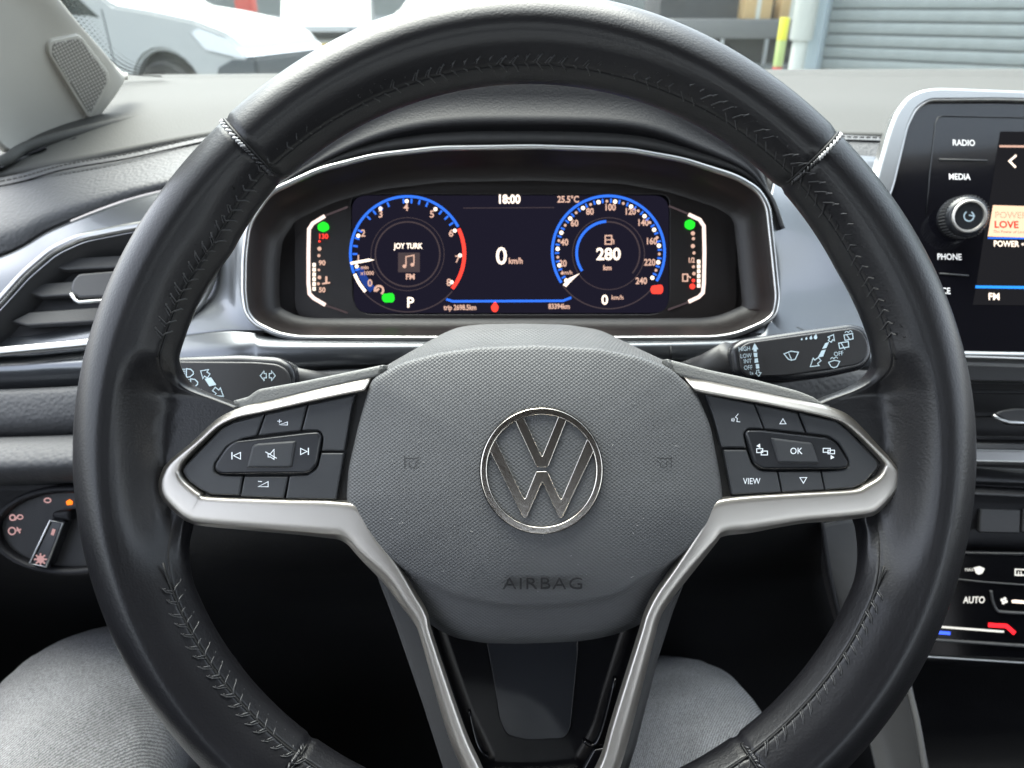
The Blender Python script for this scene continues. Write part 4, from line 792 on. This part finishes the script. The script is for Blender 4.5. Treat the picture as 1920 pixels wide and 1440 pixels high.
strokes('rear_defrost_symbol', [('s', [(1903, 1067), (1924, 1068), (1924, 1078), (1903, 1078)], 2.4, True), ('s', [(1909, 1071), (1909, 1080)], 2), ('s', [(1914, 1071), (1914, 1080)], 2)], KP, M_keyw, g, .0004)
strokes('fan_symbol', [('f', arc(1882 + 4 * math.cos(R(k * 90 + 20)), 1126 + 4 * math.sin(R(k * 90 + 20)), 3.2, 0, 330, 8)) for k in range(4)], KP, M_keyw, g, .0004)
strokes('fan_level', [('f', [(1896, 1125), (1902, 1124), (1940, 1128), (1940, 1133), (1897, 1130)])], KP, E_white, g, .0004)
strokes('slider_line', [('s', [(1765, 1175), (1882, 1184)], 4)], KP, M_keyw, g, .0004)
strokes('cold_line', [('s', [(1758, 1185), (1781, 1187)], 6)], KP, E_bluel, g, .0006); strokes('hot_line', [('s', [(1852, 1171), (1886, 1173), (1902, 1187)], 8)], KP, E_redled, g, .0006)

# ------------------------------------------------------------------ A PILLAR, WINDSCREEN
pi = thing('a_pillar', 'beige windscreen pillar trim with perforated speaker grille at upper left', 'pillar trim', P(150, 240, .7))
PD = lambda x, y, e=0: (x, y, .600 + .00042 * (x - 86) + .00035 * (y - 130) + e)
patch('pillar_cover', [[PD(-420, -260, -.03), PD(-300, -270, -.01), PD(-180, -280), PD(-100, -290), PD(-60, -285, .01), PD(-70, -260, .05)],
                       [PD(-260, -60, -.03), PD(-150, -75, -.01), PD(-60, -90), PD(10, -110), PD(42, -105, .01), PD(35, -90, .05)],
                       [PD(-120, 100, -.03), PD(-20, 75, -.01), PD(60, 40), PD(110, 12), PD(128, 22, .01), PD(118, 40, .05)],
                       [PD(-40, 220, -.03), PD(30, 200, -.01), PD(100, 150), PD(180, 100), PD(203, 108, .01), PD(195, 110, .05)],
                       [PD(0, 268, -.03), PD(60, 258, -.01), PD(125, 220), PD(195, 135), PD(226, 134, .01), PD(222, 132, .05)],
                       [PD(20, 280, -.03), PD(80, 268, -.01), PD(163, 238), PD(212, 185), PD(238, 141, .01), PD(236, 138, .05)]], M_pillar, pi, 6, 6, solid=.006)
GPt = [(86, 80), (92, 72), (142, 62), (150, 67), (200, 133), (202, 153), (167, 217), (160, 217), (87, 97)]
GP = Plane(140, 140, .62); _a, _b, _c = (P(*PD(*q)) for q in ((86, 90), (190, 135), (160, 215)))
GP.o = _a; GP.n = (_b - _a).cross(_c - _a).normalized(); GP.n = GP.n if GP.n.dot(FW) < 0 else -GP.n; GP.u = (RT - GP.n * RT.dot(GP.n)).normalized(); GP.v = GP.n.cross(GP.u); GP.M = Matrix.Translation(GP.o) @ Matrix((GP.u, GP.v, GP.n)).transposed().to_4x4()
plate('speaker_grille', rnd(GPt, 5), GP, .003, .008, .0010, M_grille, pi)
def inside(p, poly):
    c = False
    for i in range(len(poly)):
        (x1, y1), (x2, y2) = poly[i - 1], poly[i]
        if (y1 > p[1]) != (y2 > p[1]) and p[0] < (x2 - x1) * (p[1] - y1) / (y2 - y1) + x1: c = not c
    return c
gi = [(93, 84), (97, 77), (141, 68), (147, 73), (194, 134), (195, 152), (165, 208), (162, 208), (93, 99)]
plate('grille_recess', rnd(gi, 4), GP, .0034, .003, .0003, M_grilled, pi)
vs, fs = [], []
for i in range(-60, 60):
    for j in range(-60, 60):
        p = (140 + i * 6.0 * .5 + j * 6.0 * .86, 140 + i * 6.4 * .86 - j * 5.4 * .5)
        if inside(p, gi):
            a = GP.to2(*p); b = len(vs); r_ = .0013
            vs += [(a[0] + r_ * math.cos(k * math.pi / 3), a[1] + r_ * math.sin(k * math.pi / 3), .0032) for k in range(6)] + [(a[0], a[1], .0046)]
            fs += [[b + k, b + (k + 1) % 6, b + 6] for k in range(6)]
mobj('grille_beads', mesh(vs, fs), M_grille, pi, GP.M, kind='stuff')
ws = thing('windscreen', 'tall sloping windscreen glass with black dotted edge above the dashboard', 'windscreen', (.35, .95, 1.06))
g0, g1 = Vector((0, .965, 1.055)), Vector((0, .18, 1.47))
gv = (g1 - g0).normalized(); gn = Vector((0, -gv.z, gv.y)) * -1
def gpt(x, s, o=0): return g0 + gv * s + Vector((x, 0, 0)) - gn * o
GX = Matrix((Vector((1, 0, 0)), gv, Vector((1, 0, 0)).cross(gv))).transposed().to_4x4(); GX.translation = g0
L_ = (g1 - g0).length
box('glass_pane', (1.72, L_, .004), GL, ws, GX @ Matrix.Translation((.33, L_ / 2, 0)), 0)
vs, fs = [], []
def dot(x, s, r_):
    b = len(vs); vs.extend([(x + r_ * math.cos(k * math.tau / 6), s + r_ * math.sin(k * math.tau / 6), .0026) for k in range(6)] + [(x, s, .0029)]); fs.extend([[b + k, b + (k + 1) % 6, b + 6] for k in range(6)])
edge = [(cr_[0], cr_[1]) for cr_ in []]
def g2(px, py):
    r_ = FW + RT * ((px - 960) / FPX) - UP * ((py - 720) / FPX); nn = GX.to_3x3() @ Vector((0, 0, 1))
    q = CAM + r_ * ((g0 - CAM).dot(nn) / r_.dot(nn)); q = GX.inverted() @ q; return (q.x, q.y)
ep = cr([(80, -40), (112, 0), (155, 60), (200, 112), (232, 132), (262, 137), (300, 139)], 9)
for row in range(5):
    for p in ep:
        a = g2(p[0] + row * 5.6 + 1, p[1] - row * 4.4); dot(a[0], a[1], .0021 * (1 - row * .17))
mobj('frit_dots', mesh(vs, fs), M_black, ws, GX, kind='stuff')

# ------------------------------------------------------------------ CABIN SHELL
cb = thing('car_body', 'pale roof lining and dark doors that close the cabin round the wheel', 'car body', (.35, -.5, .25))
M_door = mat('door_card', (.03, .03, .033), .6, bump=('leather', 500, .4))
def bx(nm, x0, x1, y0, y1, z0, z1, m, par=cb, bev=.004, rot=None, kind=None): return box(nm, (x1 - x0, y1 - y0, z1 - z0), m, par, Matrix.Translation(((x0 + x1) / 2, (y0 + y1) / 2, (z0 + z1) / 2)), bev, kind=kind)
bx('roof', -.5, 1.2, -1.9, .2, 1.47, 1.51, M_head)
bx('door', -.56, -.50, -1.6, .8, .25, .98, M_door); bx('door', 1.20, 1.26, -1.6, .8, .25, .98, M_door)
bx('side_pillar', -.54, -.48, -.75, -.60, .98, 1.47, M_head); bx('side_pillar', 1.18, 1.24, -.75, -.60, .98, 1.47, M_head)
bx('rear_wall', -.5, 1.2, -1.9, -1.8, .25, 1.1, M_door)
bx('cabin_floor', -.5, 1.2, -1.8, 1.1, .22, .25, M_carpet); bx('firewall', -.5, 1.2, 1.06, 1.12, .25, 1.0, M_foot)
bx('side_trim', -.50, -.47, .3, 1.0, .25, .93, M_foot)
st = thing('driver_seat', 'dark fabric driver seat beneath the denim clad legs', 'car seat', (0, -.3, .25))
M_seat = mat('seat_fabric', (.03, .03, .032), .85, bump=('noise', 900, .6))
bx('seat_cushion', -.32, .20, -.45, .08, .33, .50, M_seat, st, .05); bx('seat_base', -.27, .15, -.42, .05, .25, .34, M_door, st, .01)
box('seat_backrest', (.5, .12, .62), M_seat, st, Matrix.Translation((-.06, -.52, .80)) @ Matrix.Rotation(R(-14), 4, 'X'), .05)

# ------------------------------------------------------------------ DRIVER'S LEGS (one continuous skin)
def skin(name, verts, edges, radii, mat_, par, root=0, sub=5):
    me = bpy.data.meshes.new(name); me.from_pydata([tuple(v) for v in verts], edges, []); o = bpy.data.objects.new(name, me); COL.objects.link(o)
    m = o.modifiers.new('skin', 'SKIN'); m.use_smooth_shade = True
    for i, r_ in enumerate(radii):
        rr = r_ if isinstance(r_, tuple) else (r_, r_); me.skin_vertices[0].data[i].radius = rr
    me.skin_vertices[0].data[root].use_root = True
    s = o.modifiers.new('sub', 'SUBSURF'); s.levels = s.render_levels = sub; me.materials.append(mat_)
    for nm_, sz_, st_ in (('folds', .07, .007), ('creases', .03, .0045)):
        tx = bpy.data.textures.new(nm_, 'CLOUDS'); tx.noise_scale = sz_; dm = o.modifiers.new(nm_, 'DISPLACE'); dm.texture = tx; dm.strength = st_; dm.texture_coords = 'LOCAL'
    return put(o, Matrix(), par)
pe = thing('person', 'seated driver in grey denim trousers, knees either side of the wheel', 'person', (-.06, -.2, .5))
kl, kr = P(150, 1352, .475), P(1292, 1412, .50)
hipL, hipR = Vector((-.23, -.16, .60)), Vector((.05, -.16, .60))
V = [Vector((-.06, -.22, .60)), hipL, hipL.lerp(kl, .35), hipL.lerp(kl, .7), kl, kl + Vector((-.01, .10, -.10)), kl + Vector((-.01, .22, -.30)),
     hipR, hipR.lerp(kr, .35), hipR.lerp(kr, .7), kr, kr + Vector((.02, .10, -.10)), kr + Vector((.05, .24, -.28)), Vector((-.06, -.27, .72)), Vector((-.06, -.32, .95))]
E = [(0, 1), (1, 2), (2, 3), (3, 4), (4, 5), (5, 6), (0, 7), (7, 8), (8, 9), (9, 10), (10, 11), (11, 12), (0, 13), (13, 14)]
skin('trousers', V, E, [(.12, .10), .092, .088, .080, .072, .064, .05, .092, .088, .080, .070, .060, .048, (.15, .10), (.16, .11)], M_denim, pe)

# ------------------------------------------------------------------ OUTSIDE
M_asph = mat('asphalt', (.09, .09, .09), .9, bump=('noise', 60, .6), var=.2, vscale=3)
box('ground', (400, 400, .02), M_asph, None, Matrix.Translation((0, 0, -.01)), 0, kind='structure')
M_vanw = mat('white_car_paint', (.42, .43, .42), .45, spec=.3); M_cglass = mat('dark_car_glass', (.02, .03, .03), .08); M_tyre = mat('tyre_rubber', (.02, .02, .02), .8, bump=('noise', 80, .5))
M_bump = mat('grey_bumper_plastic', (.05, .06, .07), .6); M_lamp = mat('headlamp_lens', (.85, .88, .9), .08, .3, coat=1); M_alloy = mat('wheel_cover', (.45, .46, .47), .4, .6)
def prof_body(nm, pts, width, m, par, M, bev=.06):
    bm = bmesh.new(); a = [bm.verts.new((x, -width / 2, z)) for x, z in pts]; f = bm.faces.new(a)
    r_ = bmesh.ops.extrude_face_region(bm, geom=[f]); vs = [v for v in r_['geom'] if isinstance(v, bmesh.types.BMVert)]
    bmesh.ops.translate(bm, verts=vs, vec=(0, width, 0)); bmesh.ops.recalc_face_normals(bm, faces=bm.faces)
    if bev: bmesh.ops.bevel(bm, geom=[e for e in bm.edges], offset=bev, segments=2, affect='EDGES', clamp_overlap=True)
    bmesh.ops.triangulate(bm, faces=[f for f in bm.faces if len(f.verts) > 4])
    me = bpy.data.meshes.new('p'); bm.to_mesh(me); bm.free(); return mobj(nm, me, m, par, M, smooth=35)
def wheel(par, M, r_=.32):
    w = disc_loft('wheel', [(.19, .10), (.21, .115), (r_ - .03, .12), (r_, .09), (r_, -.09), (r_ - .03, -.12), (.1, -.12)], M_tyre, par, M, 36)
    disc_loft('wheel_cover', [(.001, .115), (.05, .118), (.07, .10), (.17, .105), (.195, .112), (.20, .10)], M_alloy, w, M, 30)
    for k in range(5):
        box('cover_slot', (.10, .035, .006), M_tyre, w, M @ Matrix.Rotation(k * math.tau / 5, 4, 'Z') @ Matrix.Translation((.125, 0, .110)), .004)
# van: local +X = nose, -Y = side towards us
vn = thing('parked_van', 'white van side on at upper left with dark front wheel arch', 'van', (-3.42, 8.9, 0), None, R(-12))
VM = WM[vn.name]
arc_pts = [(.39 * math.cos(R(a)), .36 + .39 * math.sin(R(a))) for a in range(180, -1, -15)]
prof_body('body', [(-3.1, .25), (-.39, .25)] + arc_pts + [(.39, .30), (.62, .42), (.85, .50), (.95, .62), (.92, .78), (.80, .90), (.45, 1.02), (.0, 1.10), (-.45, 1.16), (-.8, 1.45), (-1.25, 1.80), (-3.1, 1.85)], 1.75, M_vanw, vn, VM, .05)
prof_body('side_window', [(-2.6, 1.12), (-.75, 1.06), (-.62, 1.04), (-.95, 1.34), (-1.3, 1.68), (-2.6, 1.7)], 1.77, M_cglass, vn, VM, .01)
prof_body('front_bumper', [(.44, .22), (1.04, .22), (1.08, .5), (1.06, .70), (.80, .70), (.62, .62), (.52, .42)], 1.80, M_bump, vn, VM, .03)
prof_body('headlamp', [(.36, .92), (.52, .74), (.95, .66), (.96, .72), (.78, .88), (.45, .96)], 1.79, M_lamp, vn, VM, .02)
prof_body('door_strip', [(-1.6, .48), (-.75, .46), (-.7, .52), (-.75, .60), (-1.6, .62)], 1.79, M_bump, vn, VM, .01)
box('door_gap', (.012, .004, .8), M_bump, vn, VM @ Matrix.Translation((-.58, -.877, .72)), 0)
for y in (-.80, .80): 
    wheel(vn, VM @ Matrix.Translation((0, y, .33)) @ Matrix.Rotation(R(90 if y < 0 else -90), 4, 'X'))
box('arch_liner', (.9, 1.5, .74), M_tyre, vn, VM @ Matrix.Translation((0, 0, .42)), .05)
def front_car(nm, label, x, y, rz, grp=None, plate_c=(.75, .5, .1)):
    t = thing(nm, label, 'car', (x, y, 0), grp, R(rz)); M = WM[t.name]   # local -Y = front
    bm_ = [(-.0, .2), (-.05, .45), (0, .75), (.12, .88), (1.0, 1.02), (1.55, 1.45), (2.8, 1.5), (3.7, 1.1), (3.9, .4), (3.8, .2)]
    prof_body('body', bm_, 1.76, M_vanw, t, M @ Matrix.Rotation(R(90), 4, 'Z'), .09)
    prof_body('windscreen', [(1.04, 1.067), (1.51, 1.435), (1.53, 1.41), (1.06, 1.04)], 1.5, mat('tinted_glass', (.05, .13, .09), .1), t, M @ Matrix.Rotation(R(90), 4, 'Z'), .0)
    box('upper_grille', (.95, .08, .13), M_tyre, t, M @ Matrix.Translation((0, -.04, .66)), .02); box('lower_grille', (1.3, .08, .16), M_bump, t, M @ Matrix.Translation((0, -.03, .28)), .02)
    box('licence_plate', (.46, .03, .11), mat('yellow_plate', plate_c, .5), t, M @ Matrix.Translation((.02, -.085, .47)), .005)
    for s in (-1, 1): box('headlamp', (.36, .12, .15), mat('grey_lamp', (.16, .17, .18), .2, coat=.5), t, M @ Matrix.Translation((s * .66, .02, .72)), .03)
    for s in (-1, 1):
        for yy in (.75, 3.2): wheel(t, M @ Matrix.Translation((s * .78, yy, .32)) @ Matrix.Rotation(R(90 * s), 4, 'Y'), .32)
    return t
def ground_xy(px, Y): return (px - 960) / FPX * (Y * math.cos(PITCH) + 1.0 * math.sin(PITCH)), Y
x, y = ground_xy(612, 15.0); front_car('parked_car', 'white car facing us with dark grille and yellow plate', x, y, 8)
x, y = ground_xy(748, 13.4); front_car('parked_car', 'white car with green tinted windscreen behind the wheel top', x, y, -32)
def M_at(px, Y, z=0): x, y = ground_xy(px, Y); return Vector((x, y, z))
def obox(nm, label, cat, px, Y, w, d, z0, z1, m, rz=0, bev=.01, part='panel'):
    c = M_at(px, Y); t = thing(nm, label, cat, (c.x, c.y, z0), None, R(rz)); box(part, (w, d, z1 - z0), m, t, WM[t.name] @ Matrix.Translation((0, 0, (z1 - z0) / 2)), bev); return t
M_red = mat('red_paint', (.55, .08, .06), .5); M_wall = mat('pale_render_wall', (.22, .235, .225), .9, var=.1, vscale=1); M_wall2 = mat('grey_concrete', (.30, .31, .31), .9, var=.15, vscale=1)
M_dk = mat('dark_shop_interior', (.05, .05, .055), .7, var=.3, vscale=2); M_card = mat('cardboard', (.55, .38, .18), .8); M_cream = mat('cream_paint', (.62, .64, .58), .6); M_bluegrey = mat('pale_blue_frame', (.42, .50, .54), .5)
t = obox('barrier_post', 'red topped barrier post behind the white van nose', 'post', 478, 15.5, .42, .3, 0, 1.05, mat('dark_brown', (.08, .05, .04), .8)); box('red_cap', (.34, .3, .5), M_red, t, WM[t.name] @ Matrix.Translation((0, 0, 1.25)), .03)
c = M_at(700, 24); t = thing('back_building', 'long pale building closing the far side of the yard', 'building', (c.x, c.y, 0)); Mb = WM[t.name]
box('wall', (34, .4, 5.0), M_wall, t, Mb @ Matrix.Translation((-3, 0, 2.5)), .02)
for k in range(10): 
    w = box('window', (1.6, .08, 1.3), M_cglass, t, Mb @ Matrix.Translation((-17 + k * 3.1, -.22, 2.6)), .01); box('sill', (1.8, .2, .08), M_wall2, w, Mb @ Matrix.Translation((-17 + k * 3.1, -.28, 1.9)), .01)
box('base_course', (34, .1, .9), M_wall2, t, Mb @ Matrix.Translation((-3, -.24, .45)), .01)
obox('barrier_post', 'thin red upright beside the pale sign board', 'post', 1251, 12.0, .10, .10, 0, 2.0, M_red, part='upright')
t = obox('sign_board', 'pale blank board with orange foot beside the dark shopfront', 'sign', 1287, 11.5, .52, .12, .42, 2.1, mat('pale_board', (.55, .58, .52), .7), part='board')
box('orange_foot', (.14, .14, .25), mat('orange_lamp', (.85, .45, .05), .5), t, WM[t.name] @ Matrix.Translation((.17, -.10, -.02)), .02); box('board_leg', (.08, .08, .42), M_bump, t, WM[t.name] @ Matrix.Translation((0, 0, -.21)), .005)
c = M_at(1390, 10.2); t = thing('shopfront', 'dark open shopfront with shelves left of the pale column', 'shop', (c.x, c.y, 0)); Mb = WM[t.name]
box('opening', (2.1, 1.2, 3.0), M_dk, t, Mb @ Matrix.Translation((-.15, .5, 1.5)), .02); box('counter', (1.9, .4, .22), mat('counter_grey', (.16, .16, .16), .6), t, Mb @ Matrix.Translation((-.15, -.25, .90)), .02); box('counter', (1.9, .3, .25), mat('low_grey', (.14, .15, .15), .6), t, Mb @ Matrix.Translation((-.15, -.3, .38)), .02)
for dx in (-.45, .1): box('shelf_leg', (.04, .04, .34), M_alloy, t, Mb @ Matrix.Translation((dx, -.42, .62)), .005)
for dx, w, lb in ((-.05, .33, 'large cardboard box on the shop counter'), (.36, .26, 'smaller cardboard box right of the large one')):
    q = thing('cardboard_box', lb, 'box', (c.x + dx, c.y - .25, 1.01)); box('carton', (w, .3, .22), M_card, q, WM[q.name] @ Matrix.Translation((0, 0, .11)), .01)
    box('tape', (.05, .305, .225), M_cream, q, WM[q.name] @ Matrix.Translation((0, 0, .111)), 0)
c = M_at(1446, 8.6); t = thing('bollard', 'slim yellow green marker post with red and white foot', 'bollard', (c.x, c.y, 0)); Mb = WM[t.name]
for z0, z1, m in ((0, .42, mat('bollard_white', (.7, .65, .58), .6)), (.42, .56, M_red), (.56, .82, mat('bollard_green', (.45, .55, .2), .6)), (.82, 1.04, mat('bollard_yellow', (.8, .75, .05), .6))): disc_loft('band', [(.001, z1), (.045, z1), (.05, z1 - .01), (.05, z0), (.001, z0)], m, t, Mb, 16)
c = M_at(1478, 8.0); t = thing('column', 'cream painted pipe column at the shutter edge', 'column', (c.x, c.y, 0)); Mb = WM[t.name]
disc_loft('upper_pipe', [(.001, 3), (.11, 3), (.11, .86), (.10, .84), (.001, .84)], M_cream, t, Mb, 20); disc_loft('lower_pipe', [(.001, .86), (.075, .86), (.075, 0), (.001, 0)], M_cream, t, Mb, 20)
# shutter wall, nearer towards the right
s0, s1 = M_at(1506, 8.2), M_at(1506, 8.2) + Vector((4.6, -4.3, 0))
dv = (s1 - s0).normalized(); sz = math.atan2(dv.y, dv.x)
t = thing('roller_shutter', 'grey roller shutter with horizontal slats at upper right', 'shutter', tuple(s0), None, sz); Mb = WM[t.name]
M_sh = mat('shutter_steel', (.27, .30, .295), .5, .3, var=.06)
box('side_rail', (.16, .16, 3.0), M_bluegrey, t, Mb @ Matrix.Translation((.02, -.05, 1.5)), .01); box('shutter_box', (6.2, .3, .4), M_bluegrey, t, Mb @ Matrix.Translation((3.1, 0, 3.0)), .02)
slm = None
for k in range(26):
    o = box('slat', (6.1, .03, .100), M_sh, t, Mb @ Matrix.Translation((3.15, 0, .06 + k * .112)), .012) if slm is None else mobj('slat', slm, None, t, Mb @ Matrix.Translation((3.15, 0, .06 + k * .112)), smooth=False)
    slm = o.data
box('shutter_back', (6.1, .02, 2.95), M_bump, t, Mb @ Matrix.Translation((3.15, .03, 1.48)), 0)
finish_curves()
